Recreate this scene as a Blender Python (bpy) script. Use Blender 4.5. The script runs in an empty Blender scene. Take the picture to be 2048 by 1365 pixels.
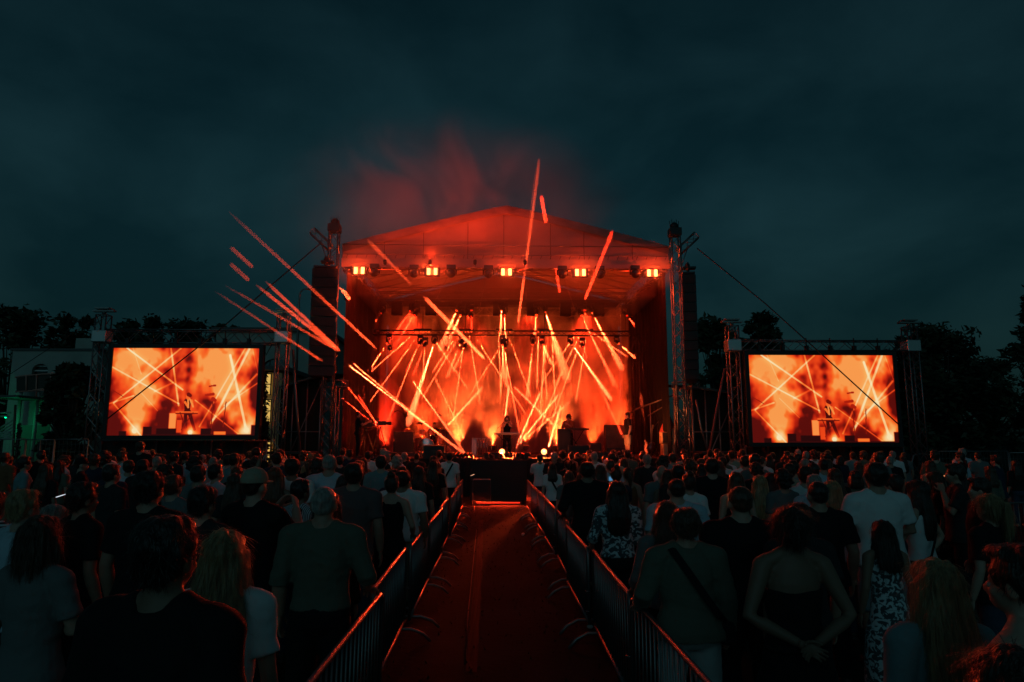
import bpy, bmesh, math, random
import numpy as np
from mathutils import Vector, Matrix, noise
S = bpy.context.scene
COL = S.collection
PI = math.pi
V = Vector

# ------------------------------------------------------------------ camera
F = 1365.0
TILT = math.atan(200 / F)
EYE = V((0, 0, 2.05))
cam_data = bpy.data.cameras.new('camera')
cam = bpy.data.objects.new('camera', cam_data)
COL.objects.link(cam)
S.camera = cam
cam_data.sensor_width = 36
cam_data.lens = 36 * F / 2048
cam_data.clip_end = 3000
cam.location = EYE
cam.rotation_euler = (PI / 2 + TILT, 0, -math.atan(36 * math.cos(TILT) / F))
CM = cam.rotation_euler.to_matrix()

def ray(px, py):
    d = CM @ V(((px - 1024) / F, -(py - 682.5) / F, -1))
    return d / d.y

def P(px, py, Y):
    return EYE + ray(px, py) * Y

# ------------------------------------------------------------------ materials
MATS = {}
def mat(name, col, rough=.6, metal=0, spec=.5, bump=None, sheen=0, emit=None, estr=0, var=None, trans=0):
    if name in MATS:
        return MATS[name]
    m = bpy.data.materials.new(name)
    m.use_nodes = True
    nt = m.node_tree
    b = nt.nodes['Principled BSDF']
    b.inputs['Base Color'].default_value = (*col, 1)
    b.inputs['Roughness'].default_value = rough
    b.inputs['Metallic'].default_value = metal
    b.inputs['Specular IOR Level'].default_value = spec
    if sheen:
        b.inputs['Sheen Weight'].default_value = sheen
        b.inputs['Sheen Roughness'].default_value = .3
        b.inputs['Sheen Tint'].default_value = (*[min(1, .08 + c * 3) for c in col], 1)
    if emit:
        b.inputs['Emission Color'].default_value = (*emit, 1)
        b.inputs['Emission Strength'].default_value = estr
    N, L = nt.nodes.new, nt.links.new
    if bump or var:
        tc = N('ShaderNodeTexCoord')
    if bump:
        sc, st = bump
        mp = N('ShaderNodeMapping')
        mp.inputs['Scale'].default_value = sc
        n = N('ShaderNodeTexNoise')
        n.inputs['Scale'].default_value = 1
        n.inputs['Detail'].default_value = 4
        bp = N('ShaderNodeBump')
        bp.inputs['Strength'].default_value = st
        bp.inputs['Distance'].default_value = .02
        L(tc.outputs['Object'], mp.inputs[0]); L(mp.outputs[0], n.inputs['Vector'])
        L(n.outputs['Fac'], bp.inputs['Height']); L(bp.outputs[0], b.inputs['Normal'])
    if var:
        sc, lo, hi = var
        mp = N('ShaderNodeMapping')
        mp.inputs['Scale'].default_value = sc
        n = N('ShaderNodeTexNoise')
        n.inputs['Scale'].default_value = 1
        n.inputs['Detail'].default_value = 5
        r = N('ShaderNodeValToRGB')
        r.color_ramp.elements[0].position = .3
        r.color_ramp.elements[1].position = .7
        r.color_ramp.elements[0].color = (*[c * lo for c in col], 1)
        r.color_ramp.elements[1].color = (*[min(1, c * hi) for c in col], 1)
        L(tc.outputs['Object'], mp.inputs[0]); L(mp.outputs[0], n.inputs['Vector'])
        L(n.outputs['Fac'], r.inputs[0]); L(r.outputs[0], b.inputs['Base Color'])
    if trans:
        o = nt.nodes['Material Output']
        t = N('ShaderNodeBsdfTranslucent')
        t.inputs[0].default_value = (*col, 1)
        mx = N('ShaderNodeMixShader')
        mx.inputs[0].default_value = trans
        L(b.outputs[0], mx.inputs[1]); L(t.outputs[0], mx.inputs[2]); L(mx.outputs[0], o.inputs['Surface'])
    MATS[name] = m
    return m

def pattern(name, kind, c1, c2, scale=1.0):
    """cloth with a printed pattern: stripes, plaid, floral blots, rings"""
    if name in MATS:
        return MATS[name]
    m = bpy.data.materials.new(name)
    m.use_nodes = True
    nt = m.node_tree
    b = nt.nodes['Principled BSDF']
    b.inputs['Roughness'].default_value = .85
    b.inputs['Sheen Weight'].default_value = .15
    N, L = nt.nodes.new, nt.links.new
    tc = N('ShaderNodeTexCoord')
    r = N('ShaderNodeValToRGB')
    r.color_ramp.interpolation = 'LINEAR'
    r.color_ramp.elements[0].color = (*c1, 1)
    r.color_ramp.elements[1].color = (*c2, 1)
    e = r.color_ramp.elements
    if kind in ('hstripe', 'vstripe'):
        w = N('ShaderNodeTexWave')
        w.bands_direction = 'Z' if kind == 'hstripe' else 'X'
        w.inputs['Scale'].default_value = scale
        w.inputs['Distortion'].default_value = .6
        L(tc.outputs['Object'], w.inputs['Vector']); L(w.outputs['Fac'], r.inputs[0])
        e[0].position, e[1].position = .42, .52
    elif kind == 'plaid':
        w = N('ShaderNodeTexWave'); w.bands_direction = 'X'; w.inputs['Scale'].default_value = scale
        w2 = N('ShaderNodeTexWave'); w2.bands_direction = 'Z'; w2.inputs['Scale'].default_value = scale
        mx = N('ShaderNodeMath'); mx.operation = 'MULTIPLY'
        L(tc.outputs['Object'], w.inputs['Vector']); L(tc.outputs['Object'], w2.inputs['Vector'])
        L(w.outputs['Fac'], mx.inputs[0]); L(w2.outputs['Fac'], mx.inputs[1]); L(mx.outputs[0], r.inputs[0])
        e[0].position, e[1].position = .25, .35
    elif kind == 'rings':
        v = N('ShaderNodeTexVoronoi'); v.inputs['Scale'].default_value = scale
        L(tc.outputs['Object'], v.inputs['Vector']); L(v.outputs['Distance'], r.inputs[0])
        e[0].position, e[1].position = .36, .38
        x = r.color_ramp.elements.new(.46); x.color = (*c2, 1)
        x = r.color_ramp.elements.new(.48); x.color = (*c1, 1)
    else:
        n = N('ShaderNodeTexNoise'); n.inputs['Scale'].default_value = scale
        n.inputs['Detail'].default_value = 3; n.inputs['Distortion'].default_value = 1.5
        L(tc.outputs['Object'], n.inputs['Vector']); L(n.outputs['Fac'], r.inputs[0])
        e[0].position, e[1].position = .49, .53
    L(r.outputs[0], b.inputs['Base Color'])
    MATS[name] = m
    return m

def vol_mat(name, dens, noise_scale=None, lo=.45, hi=.7, dmin=0.0, aniso=.2, col=(.9, .9, .9), fade=None, distort=.6):
    if name in MATS:
        return MATS[name]
    m = bpy.data.materials.new(name)
    m.use_nodes = True
    m.cycles.volume_sampling = 'EQUIANGULAR'
    nt = m.node_tree
    nt.nodes.clear()
    N, L = nt.nodes.new, nt.links.new
    o = N('ShaderNodeOutputMaterial')
    v = N('ShaderNodeVolumePrincipled')
    v.inputs['Color'].default_value = (*col, 1)
    v.inputs['Density'].default_value = dens
    v.inputs['Anisotropy'].default_value = aniso
    if noise_scale:
        tc = N('ShaderNodeTexCoord')
        mp = N('ShaderNodeMapping')
        mp.inputs['Scale'].default_value = noise_scale
        n = N('ShaderNodeTexNoise')
        n.inputs['Scale'].default_value = 1
        n.inputs['Detail'].default_value = 3
        n.inputs['Distortion'].default_value = distort
        r = N('ShaderNodeMapRange')
        r.interpolation_type = 'SMOOTHSTEP'
        r.inputs[1].default_value, r.inputs[2].default_value = lo, hi
        r.inputs[3].default_value, r.inputs[4].default_value = dmin, dens
        L(tc.outputs['Object'], mp.inputs[0]); L(mp.outputs[0], n.inputs['Vector']); L(n.outputs['Fac'], r.inputs[0])
        out = r.outputs[0]
        if fade:                                   # soft round edge of the cloud, in the cloud's own coordinates
            ln = N('ShaderNodeVectorMath'); ln.operation = 'LENGTH'
            mp2 = N('ShaderNodeMapping'); mp2.inputs['Scale'].default_value = fade
            L(tc.outputs['Object'], mp2.inputs[0]); L(mp2.outputs[0], ln.inputs[0])
            r2 = N('ShaderNodeMapRange'); r2.interpolation_type = 'SMOOTHSTEP'
            r2.inputs[1].default_value, r2.inputs[2].default_value = .25, 1
            r2.inputs[3].default_value, r2.inputs[4].default_value = 1, 0
            L(ln.outputs['Value'], r2.inputs[0])
            mu = N('ShaderNodeMath'); mu.operation = 'MULTIPLY'
            L(out, mu.inputs[0]); L(r2.outputs[0], mu.inputs[1]); out = mu.outputs[0]
        L(out, v.inputs['Density'])
    L(v.outputs[0], o.inputs['Volume'])
    MATS[name] = m
    return m

ALU = mat('aluminium', (.20, .20, .20), .42, .85, bump=((40, 40, 40), .1))
STEEL = mat('galvanised_steel', (.24, .25, .25), .42, .85, bump=((30, 30, 30), .15))
BLACK = mat('black_paint', (.012, .012, .012), .55, bump=((60, 60, 60), .08))
DARK = mat('dark_plastic', (.02, .02, .02), .4)
CLOTH_BLACK = mat('black_stage_cloth', (.014, .013, .013), .95, bump=((3, 3, .6), .5), sheen=.1)
DECK = mat('stage_deck_boards', (.022, .017, .014), .8, spec=.2, var=((2, 2, 2), .6, 1.4))
WOOD = mat('dark_wood', (.12, .07, .04), .6, var=((3, 30, 3), .6, 1.3))
WHITE_PAINT = mat('white_paint', (.6, .6, .58), .5)
CABLE = mat('black_cable', (.01, .01, .01), .6)

# ------------------------------------------------------------------ objects
def tag(o, label=None, cat=None, group=None, kind=None):
    if label: o['label'] = label
    if cat: o['category'] = cat
    if group: o['group'] = group
    if kind: o['kind'] = kind
    return o

def thing(name, label, cat, loc=(0, 0, 0), group=None, rz=0):
    o = bpy.data.objects.new(name, None)
    COL.objects.link(o)
    o.location = loc
    o.rotation_euler = (0, 0, rz)
    o.empty_display_size = .2
    return tag(o, label, cat, group)

def link(name, me, parent=None, mt=None):
    o = bpy.data.objects.new(name, me)
    COL.objects.link(o)
    if parent is not None:
        o.parent = parent
    if mt is not None:
        if not me.materials:
            me.materials.append(mt)
        if me.materials[0] is not mt:
            o.material_slots[0].link = 'OBJECT'
            o.material_slots[0].material = mt
    return o

def copy_tree(root, loc, rz=None):
    r = root.copy(); COL.objects.link(r); r.location = loc
    if rz is not None: r.rotation_euler = (0, 0, rz)
    for ch in root.children:
        c = ch.copy(); COL.objects.link(c); c.parent = r
        for g in ch.children:
            d = g.copy(); COL.objects.link(d); d.parent = c
    return r

class MB:
    def __init__(s, org=(0, 0, 0)):
        s.v, s.f, s.sm, s.o = [], [], [], V(org)
    def add(s, vs, fs, smooth=False):
        b = len(s.v)
        s.v += [V(p) - s.o for p in vs]
        s.f += [tuple(i + b for i in f) for f in fs]
        s.sm += [smooth] * len(fs)
        return s
    def box(s, c, size, rot=None, bev=0):
        c = V(c); h = V(size) / 2
        R = rot if rot is not None else Matrix.Identity(3)
        if bev <= 0:
            vs = [c + R @ V((x * h.x, y * h.y, z * h.z)) for x in (-1, 1) for y in (-1, 1) for z in (-1, 1)]
            return s.add(vs, [(0, 1, 3, 2), (4, 6, 7, 5), (0, 4, 5, 1), (2, 3, 7, 6), (0, 2, 6, 4), (1, 5, 7, 3)])
        bm = bmesh.new()
        bmesh.ops.create_cube(bm, size=1)
        for v in bm.verts: v.co = V((v.co.x * size[0], v.co.y * size[1], v.co.z * size[2]))
        bmesh.ops.bevel(bm, geom=bm.edges[:], offset=bev, segments=2, affect='EDGES', profile=.5)
        bm.verts.index_update()
        s.add([c + R @ v.co for v in bm.verts], [tuple(v.index for v in f.verts) for f in bm.faces])
        bm.free()
        return s
    def path(s, pts, r, n=8, cap=True):
        pts = [V(p) for p in pts]
        rs = r if isinstance(r, (list, tuple)) else [r] * len(pts)
        vs = []
        up = None
        for i, p in enumerate(pts):
            d = (pts[min(i + 1, len(pts) - 1)] - pts[max(i - 1, 0)]).normalized()
            if up is None:
                up = d.orthogonal().normalized()
            x = (up - d * up.dot(d))
            x = x.normalized() if x.length > 1e-5 else d.orthogonal().normalized()
            up = x
            y = d.cross(x)
            for k in range(n):
                t = 2 * PI * k / n
                vs.append(p + (x * math.cos(t) + y * math.sin(t)) * rs[i])
        fs = []
        for i in range(len(pts) - 1):
            for k in range(n):
                fs.append((i * n + k, i * n + (k + 1) % n, (i + 1) * n + (k + 1) % n, (i + 1) * n + k))
        s.add(vs, fs, n > 5)
        if cap:
            b = len(s.v)
            s.f += [tuple(b - len(vs) + k for k in range(n))[::-1], tuple(b - n + k for k in range(n))]
            s.sm += [False, False]
        return s
    def tube(s, a, b, r, n=6):
        return s.path([a, b], r, n)
    def ell(s, c, r, R=None, nu=14, nv=8):
        c = V(c); R = R if R is not None else Matrix.Identity(3)
        vs = [c + R @ V((0, 0, r[2]))]
        for j in range(1, nv):
            t = PI * j / nv
            for i in range(nu):
                p = 2 * PI * i / nu
                vs.append(c + R @ V((math.sin(t) * math.cos(p) * r[0], math.sin(t) * math.sin(p) * r[1], math.cos(t) * r[2])))
        vs.append(c - R @ V((0, 0, r[2])))
        fs = []
        for i in range(nu):
            fs.append((0, 1 + i, 1 + (i + 1) % nu))
            for j in range(nv - 2):
                a = 1 + j * nu
                fs.append((a + i, a + nu + i, a + nu + (i + 1) % nu, a + (i + 1) % nu))
            a = 1 + (nv - 2) * nu
            fs.append((a + i, len(vs) - 1, a + (i + 1) % nu))
        return s.add(vs, fs, True)
    def loft(s, secs, n=18):
        """closed loft of horizontal ellipses (x, y, z, rx, ry)"""
        vs = []
        for (x, y, z, rx, ry) in secs:
            for k in range(n):
                t = 2 * PI * k / n
                vs.append((x + math.cos(t) * rx, y + math.sin(t) * ry, z))
        fs = []
        for i in range(len(secs) - 1):
            for k in range(n):
                fs.append((i * n + k, i * n + (k + 1) % n, (i + 1) * n + (k + 1) % n, (i + 1) * n + k))
        fs.append(tuple(range(n))[::-1]); fs.append(tuple((len(secs) - 1) * n + k for k in range(n)))
        return s.add(vs, fs, True)
    def lathe(s, c, prof, axis='Z', n=20):
        """profile of (radius, height) round an axis"""
        c = V(c)
        R = {'Z': Matrix.Identity(3), 'Y': Matrix.Rotation(-PI / 2, 3, 'X'), 'X': Matrix.Rotation(PI / 2, 3, 'Y')}[axis] if isinstance(axis, str) else axis
        vs = []
        for (r, h) in prof:
            for k in range(n):
                t = 2 * PI * k / n
                vs.append(c + R @ V((math.cos(t) * r, math.sin(t) * r, h)))
        fs = []
        for i in range(len(prof) - 1):
            for k in range(n):
                fs.append((i * n + k, i * n + (k + 1) % n, (i + 1) * n + (k + 1) % n, (i + 1) * n + k))
        fs.append(tuple(range(n))[::-1]); fs.append(tuple((len(prof) - 1) * n + k for k in range(n)))
        return s.add(vs, fs, True)
    def truss(s, a, b, w, r=.025, step=None, up=None, tri=False, n=6):
        """lattice truss: four chords with zigzag braces"""
        a, b = V(a), V(b)
        d = (b - a).normalized()
        up = V(up) if up is not None else (V((0, 0, 1)) if abs(d.z) < .8 else V((0, 1, 0)))
        x = d.cross(up).normalized(); y = x.cross(d).normalized()
        h = w / 2
        offs = [x * h + y * h, -x * h + y * h, -x * h - y * h, x * h - y * h]
        L = (b - a).length
        step = step or w
        k = max(1, round(L / step))
        for o in offs:
            s.tube(a + o, b + o, r, n)
        for q in range(4):
            o1, o2 = offs[q], offs[(q + 1) % 4]
            for i in range(k):
                p0 = a + d * (L * i / k); p1 = a + d * (L * (i + 1) / k)
                A, B = (o1, o2) if i % 2 == 0 else (o2, o1)
                s.tube(p0 + A, p1 + B, r * .55, 5)
            for i in (0, k):
                p0 = a + d * (L * i / k)
                s.tube(p0 + o1, p0 + o2, r * .6, 5)
        return s
    def mesh(s, name):
        me = bpy.data.meshes.new(name)
        me.from_pydata([tuple(p) for p in s.v], [], s.f)
        me.polygons.foreach_set('use_smooth', s.sm)
        me.update()
        return me
    def build(s, name, mt, parent=None, label=None, kind=None):
        o = link(name, s.mesh(name), parent, mt)
        if label: o['label'] = label
        if kind: o['kind'] = kind
        return o

def look(d):
    return V(d).to_track_quat('-Z', 'Y').to_euler()

ORD = ['zeroth', 'first', 'second', 'third', 'fourth', 'fifth', 'sixth', 'seventh', 'eighth', 'ninth', 'tenth', 'eleventh',
       'twelfth', 'thirteenth', 'fourteenth', 'fifteenth', 'sixteenth', 'seventeenth', 'eighteenth', 'nineteenth', 'twentieth']
def ordinal(i):
    return ORD[i] if i < len(ORD) else ORD[20] + ' plus ' + ORD[i - 20]

# ------------------------------------------------------------------ sky
w = bpy.data.worlds.new('World'); S.world = w; w.use_nodes = True
nt = w.node_tree; N, L = nt.nodes.new, nt.links.new
bg = nt.nodes['Background']
sky = N('ShaderNodeTexSky'); sky.sky_type = 'NISHITA'; sky.sun_disc = False
sky.sun_elevation = math.radians(1.0); sky.sun_rotation = math.radians(180)
sky.air_density = 1.0; sky.dust_density = .5; sky.ozone_density = 2
mul = N('ShaderNodeMix'); mul.data_type = 'RGBA'; mul.blend_type = 'MULTIPLY'; mul.inputs[0].default_value = 1
tc = N('ShaderNodeTexCoord')
mp = N('ShaderNodeMapping'); mp.inputs['Scale'].default_value = (2.8, 2.8, 5.2)
nz = N('ShaderNodeTexNoise'); nz.inputs['Scale'].default_value = 1.3; nz.inputs['Detail'].default_value = 7; nz.inputs['Distortion'].default_value = .25
rp = N('ShaderNodeValToRGB')
rp.color_ramp.elements[0].position = .38; rp.color_ramp.elements[1].position = .70
SKY_LO, SKY_HI = (.075, .36, .44), (.19, .66, .76)
rp.color_ramp.elements[0].color = (*SKY_LO, 1); rp.color_ramp.elements[1].color = (*SKY_HI, 1)
L(tc.outputs['Generated'], mp.inputs[0]); L(mp.outputs[0], nz.inputs['Vector']); L(nz.outputs['Fac'], rp.inputs[0])
bw = N('ShaderNodeRGBToBW'); hue = N('ShaderNodeMix'); hue.data_type = 'RGBA'; hue.inputs[0].default_value = .75
L(sky.outputs[0], bw.inputs[0]); L(sky.outputs[0], hue.inputs[6]); L(bw.outputs[0], hue.inputs[7])
L(hue.outputs[2], mul.inputs[6]); L(rp.outputs[0], mul.inputs[7]); sep = N('ShaderNodeSeparateXYZ'); L(tc.outputs['Generated'], sep.inputs[0])       # sky dimmed by hand low ahead, full dusk glow behind the camera
rz_ = N('ShaderNodeMapRange'); rz_.interpolation_type = 'SMOOTHSTEP'; rz_.inputs[1].default_value, rz_.inputs[2].default_value = 0, .42; rz_.inputs[3].default_value, rz_.inputs[4].default_value = .50, 1
ry_ = N('ShaderNodeMapRange'); ry_.interpolation_type = 'SMOOTHSTEP'; ry_.inputs[1].default_value, ry_.inputs[2].default_value = -.3, .4; ry_.inputs[3].default_value, ry_.inputs[4].default_value = 0, 1
low_dim = N('ShaderNodeMix'); low_dim.data_type = 'FLOAT'; low_dim.inputs[2].default_value = 1
L(sep.outputs['Z'], rz_.inputs[0]); L(sep.outputs['Y'], ry_.inputs[0]); L(ry_.outputs[0], low_dim.inputs[0]); L(rz_.outputs[0], low_dim.inputs[3])
dim = N('ShaderNodeVectorMath'); dim.operation = 'SCALE'; L(mul.outputs[2], dim.inputs[0]); L(low_dim.outputs[0], dim.inputs['Scale']); L(dim.outputs[0], bg.inputs[0])
bg.inputs[1].default_value = .06
S.view_settings.view_transform = 'Standard'
S.view_settings.look = 'None'
S.view_settings.exposure = 0
S.view_settings.gamma = 1
sun = bpy.data.lights.new('sun', 'SUN'); sun.energy = .09; sun.angle = math.radians(50); sun.color = (.34, .85, 1)
so = bpy.data.objects.new('sun', sun); COL.objects.link(so); so.rotation_euler = look((.15, 1, -.5))
S.cycles.volume_step_rate = 2
S.cycles.volume_max_steps = 256
S.cycles.max_bounces = 6
S.cycles.use_adaptive_sampling = False
S.cycles.volume_bounces = 0
S.cycles.sample_clamp_indirect = 4
# ------------------------------------------------------------------ ground
def ground_mat():
    m = bpy.data.materials.new('trampled_ground'); m.use_nodes = True
    nt = m.node_tree; b = nt.nodes['Principled BSDF']; N, L = nt.nodes.new, nt.links.new
    b.inputs['Roughness'].default_value = .95; b.inputs['Specular IOR Level'].default_value = .12
    tc = N('ShaderNodeTexCoord'); n = N('ShaderNodeTexNoise'); n.inputs['Scale'].default_value = .9; n.inputs['Detail'].default_value = 9
    r = N('ShaderNodeValToRGB')
    r.color_ramp.elements[0].position, r.color_ramp.elements[1].position = .35, .7
    r.color_ramp.elements[0].color = (.005, .011, .008, 1); r.color_ramp.elements[1].color = (.012, .026, .020, 1)
    n2 = N('ShaderNodeTexNoise'); n2.inputs['Scale'].default_value = 14; n2.inputs['Detail'].default_value = 6
    bp = N('ShaderNodeBump'); bp.inputs['Strength'].default_value = .35; bp.inputs['Distance'].default_value = .02
    L(tc.outputs['Object'], n.inputs['Vector']); L(n.outputs['Fac'], r.inputs[0]); L(r.outputs[0], b.inputs['Base Color'])
    L(tc.outputs['Object'], n2.inputs['Vector']); L(n2.outputs['Fac'], bp.inputs['Height']); L(bp.outputs[0], b.inputs['Normal'])
    return m
g = MB().add([(-400, -60, 0), (400, -60, 0), (400, 900, 0), (-400, 900, 0)], [(0, 1, 2, 3)]).build('ground', ground_mat())
tag(g, kind='structure')
random.seed(4)
m = MB()
for i in range(2600):                                # trampled tufts along the aisle and its edges
    x = random.uniform(-2.2, 2.4); y = random.uniform(4.5, 22)
    h = random.uniform(.01, .045); a = random.uniform(0, 2 * PI); s_ = random.uniform(.004, .012)
    dx, dy = math.cos(a) * s_, math.sin(a) * s_
    m.add([(x - dx, y - dy, 0), (x + dx, y + dy, 0), (x + random.uniform(-.03, .03), y + random.uniform(-.03, .03), h)], [(0, 1, 2)])
tag(m.build('grass', mat('dry_grass', (.03, .028, .018), .9, spec=.1)), kind='stuff')

# cable track lying in the middle of the aisle
def cable_mat():
    return mat('scuffed_tape', (.014, .011, .008), .8, spec=.1, bump=((60, 2, 60), .5), var=((30, .8, 30), .4, 2.2))
for name, lab, pts, w_ in (('cable_cover', 'flattened scuffed brown tape strip on the ground in the middle of the aisle', [(942, 1345), (950, 1240), (958, 1130), (962, 1040)], .055),
                           ('cable', 'thin cable beside the brown tape strip in the middle of the aisle', [(930, 1330), (936, 1230), (945, 1140), (953, 1060)], .012)):
    c = []
    for px, py in pts:
        d = ray(px, py); c.append(V((0, 0, 2.05)) + d * (-2.05 / d.z))
    m = MB()
    if name == 'cable':
        m.path([p + V((0, 0, .006)) for p in c], .006, 6)
    else:
        vs = []; fs = []
        n_ = 60
        for i in range(n_ + 1):
            t = i / n_ * (len(c) - 1); k = min(int(t), len(c) - 2); p = c[k].lerp(c[k + 1], t - k)
            for q, z in ((-1, .001), (-.7, .003), (-.1, .002), (.45, .003), (1, .001)):
                vs.append((p.x + q * w_ + .012 * noise.noise((i * .31, q, 1)), p.y, z + .0008 * noise.noise((i * .5, q * 3, 2))))
        for i in range(n_):
            for k in range(4):
                fs.append((i * 5 + k, i * 5 + k + 1, i * 5 + k + 6, i * 5 + k + 5))
        m.add(vs, fs, True)
    tag(m.build(name, cable_mat() if name != 'cable' else CABLE), lab, 'cable')

# ------------------------------------------------------------------ crowd barriers along the aisle
RAIL = .92
def make_barrier(L_):
    root = thing('crowd_barrier', 'x', 'barrier', group='crowd barriers along the aisle')
    m = MB(); r = .019
    z0 = .16
    m.path([(0, 0, z0), (0, 0, RAIL - .08), (0, .02, RAIL - .02), (0, .08, RAIL), (0, L_ - .08, RAIL), (0, L_ - .02, RAIL - .02), (0, L_, RAIL - .08), (0, L_, z0)], r, 8)
    m.tube((0, 0, z0 + .02), (0, L_, z0 + .02), r, 8)
    m.build('frame', STEEL, root)
    b = MB(); n = 18
    for i in range(1, n):
        y = L_ * i / n
        b.tube((0, y, z0 + .02), (0, y, RAIL), .0075, 6)
    b.build('bar_panel', STEEL, root)
    for y in (.22, L_ - .22):
        f = MB()
        f.path([(-.30, y - .05, .02), (-.22, y - .03, .10), (-.1, y, z0 - .01), (.1, y, z0 - .01), (.22, y + .03, .10), (.30, y + .05, .02)], .016, 8)
        f.build('foot', STEEL, root)
    for z in (.5, .3): MB().path([(0, 0, z), (-.04, -.03, z), (-.04, -.06, z), (0, -.06, z)], .008, 6).build('coupling_hook', STEEL, root)
    return root
BL = 2.1
proto = make_barrier(BL)
LX, RX = -.905, 1.015
first = True
random.seed(2)
for side, X in (('left', LX), ('right', RX)):
    y = 3.3 if side == 'left' else 3.1
    i = 1
    while y + BL < 22.2:
        o = proto if first else copy_tree(proto, (0, 0, 0)); first = False
        o.location = (X + random.uniform(-.03, .03), y, 0); o.rotation_euler = (0, random.uniform(-.012, .012), random.uniform(-.015, .015))
        o['label'] = f'{ordinal(i)} steel barrier from the camera along the {side} edge of the aisle'
        y += BL + .07; i += 1
# barriers at the far right edge and the small gate at the end of the aisle
pa = P(1985, 985, 12.5)
o = copy_tree(proto, (pa.x, 12.5, 0), -PI / 2 + .25); o['label'] = 'steel barrier standing at the right border of the crowd'
o = copy_tree(proto, (-.62, 20.6, 0), -PI / 2); o.scale = (1, .25, 1.0); o['label'] = 'narrow steel gate across the left end of the aisle'

# crushed cups on the ground along the barriers
for px, py, lab in ((1181, 1259, 'small crushed white cup on the ground at the foot of the right barrier'), (748, 1346, 'small crushed white cup on the ground at the foot of the left barrier'), (1046, 1072, 'tiny white cup on the ground near the far end of the right barrier')):
    d = ray(px, py); q = EYE + d * (-2.05 / d.z)
    t = MB().lathe((0, 0, 0), [(.026, -.04), (.028, -.038), (.036, .045), (.033, .043), (.024, -.03)], Matrix.Rotation(1.35, 3, 'X') @ Matrix.Diagonal((1, .6, 1)), 14).build('paper_cup', WHITE_PAINT)
    t.location = q + V((0, 0, .03)); t.rotation_euler = (0, 0, px); tag(t, lab, 'cup')

# black panel with the low red light at the end of the aisle
t = thing('front_panel', 'black panel closing the end of the aisle before the stage', 'barrier', (0.15, 22.4, 0))
pl = P(940, 1005, 22.4); pr = P(1053, 1005, 22.4)
wd = pr.x - pl.x
MB().box(((pl.x + pr.x) / 2 - .15, 0, .80), (wd, .08, 1.3), bev=.02).build('panel', mat('black_panel', (.02, .014, .012), .7, bump=((6, 6, 6), .3)), t)
m = MB()
for x in (pl.x - .15 + .1, pr.x - .15 - .1):
    m.box((x, .3, .7), (.06, .06, 1.4)); m.path([(x, .3, 1.3), (x, 1.2, .05)], .03, 6)
m.build('brace', BLACK, t)
t = thing('floor_lamp', 'low red lamp bar on the ground under the black panel', 'lamp', (0.15, 22.75, 0))
MB().box((0, 0, .06), (1.5, .1, .08), bev=.01).build('housing', DARK, t)
MB().box((0, -.056, .065), (1.4, .008, .035)).build('lens', mat('red_glow', (.1, 0, 0), emit=(1, .03, .01), estr=1.5), t)
l = bpy.data.lights.new('red_lamp', 'AREA'); l.shape = 'RECTANGLE'; l.size = 1.4; l.size_y = .04; l.energy = 14; l.color = (1, .04, .01); l.spread = math.radians(120)
lo = bpy.data.objects.new('red_lamp', l); COL.objects.link(lo); lo.location = (.15, 22.66, .09); lo.rotation_euler = look((0, -1, -.12))

# ------------------------------------------------------------------ stage
YF, YB = 26.0, 37.0
ZD = 1.40
xl, xr = P(655, 900, YF).x, P(1372, 900, YF).x
t = thing('stage_platform', 'long black stage platform with cloth skirt carrying the band', 'stage', (0, YF, 0))
org = (0, YF, 0)
MB(org).box(((xl + xr) / 2, (YF + YB) / 2, ZD - .06), (xr - xl, YB - YF, .12)).build('deck', DECK, t)
vs = []; fs = []
n_ = 240
for i in range(n_ + 1):
    x = xl + (xr - xl) * i / n_
    yy = YF - .04 - .03 * math.sin(i * 1.1) - .02 * math.sin(i * .37)
    vs += [(x, yy, 0.02), (x, yy, ZD - .1), (x, YF - .02, ZD + .002)]
for i in range(n_):
    for k in range(2):
        fs.append((i * 3 + k, i * 3 + 3 + k, i * 3 + 4 + k, i * 3 + 1 + k))
MB(org).add(vs, fs, True).build('skirt', CLOTH_BLACK, t)
m = MB(org)
for i in range(8):
    for y in (YF + .6, YF + 5, YB - .4):
        m.tube((xl + .2 + (xr - xl - .4) * i / 7, y, 0), (xl + .2 + (xr - xl - .4) * i / 7, y, ZD - .12), .03)
m.build('support', STEEL, t)

# backdrop, side curtains
def curtain(name, lab, a, b, z0, z1, mt, amp=.08, k=9, ang=None):
    a, b = V(a), V(b); Ln = (b - a).length; d = (b - a) / Ln; nn = V((-d.y, d.x, 0))
    cols = int(Ln * 12); rows = 10
    vs = []; fs = []
    for i in range(cols + 1):
        for j in range(rows + 1):
            s_ = Ln * i / cols; z = z0 + (z1 - z0) * j / rows
            off = amp * (math.sin(s_ * k) + .6 * noise.noise((s_ * 1.5, z * .25, 3.1 + a.x)))
            vs.append(a + d * s_ + nn * off + V((0, 0, z)))
    for i in range(cols):
        for j in range(rows):
            q = i * (rows + 1) + j
            fs.append((q, q + rows + 1, q + rows + 2, q + 1))
    o = MB((a + b) / 2).add(vs, fs, True).build(name, mt); o.location = (a + b) / 2
    return tag(o, lab, 'curtain')
BACK = mat('dark_backdrop', (.022, .015, .012), .95, spec=.1, bump=((2, 2, .4), .4))
curtain('backdrop', 'dark backdrop cloth hanging behind the band at the rear of the stage', (xl + .5, YB - .25, 0), (xr - .5, YB - .25, 0), ZD, 9.4, BACK)
SIDE_SHADED = mat('side_mesh_shaded', (.012, .010, .010), .95, spec=.08, bump=((2, 2, .4), .4))  # right flank's shade put into a darker cloth colour
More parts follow.
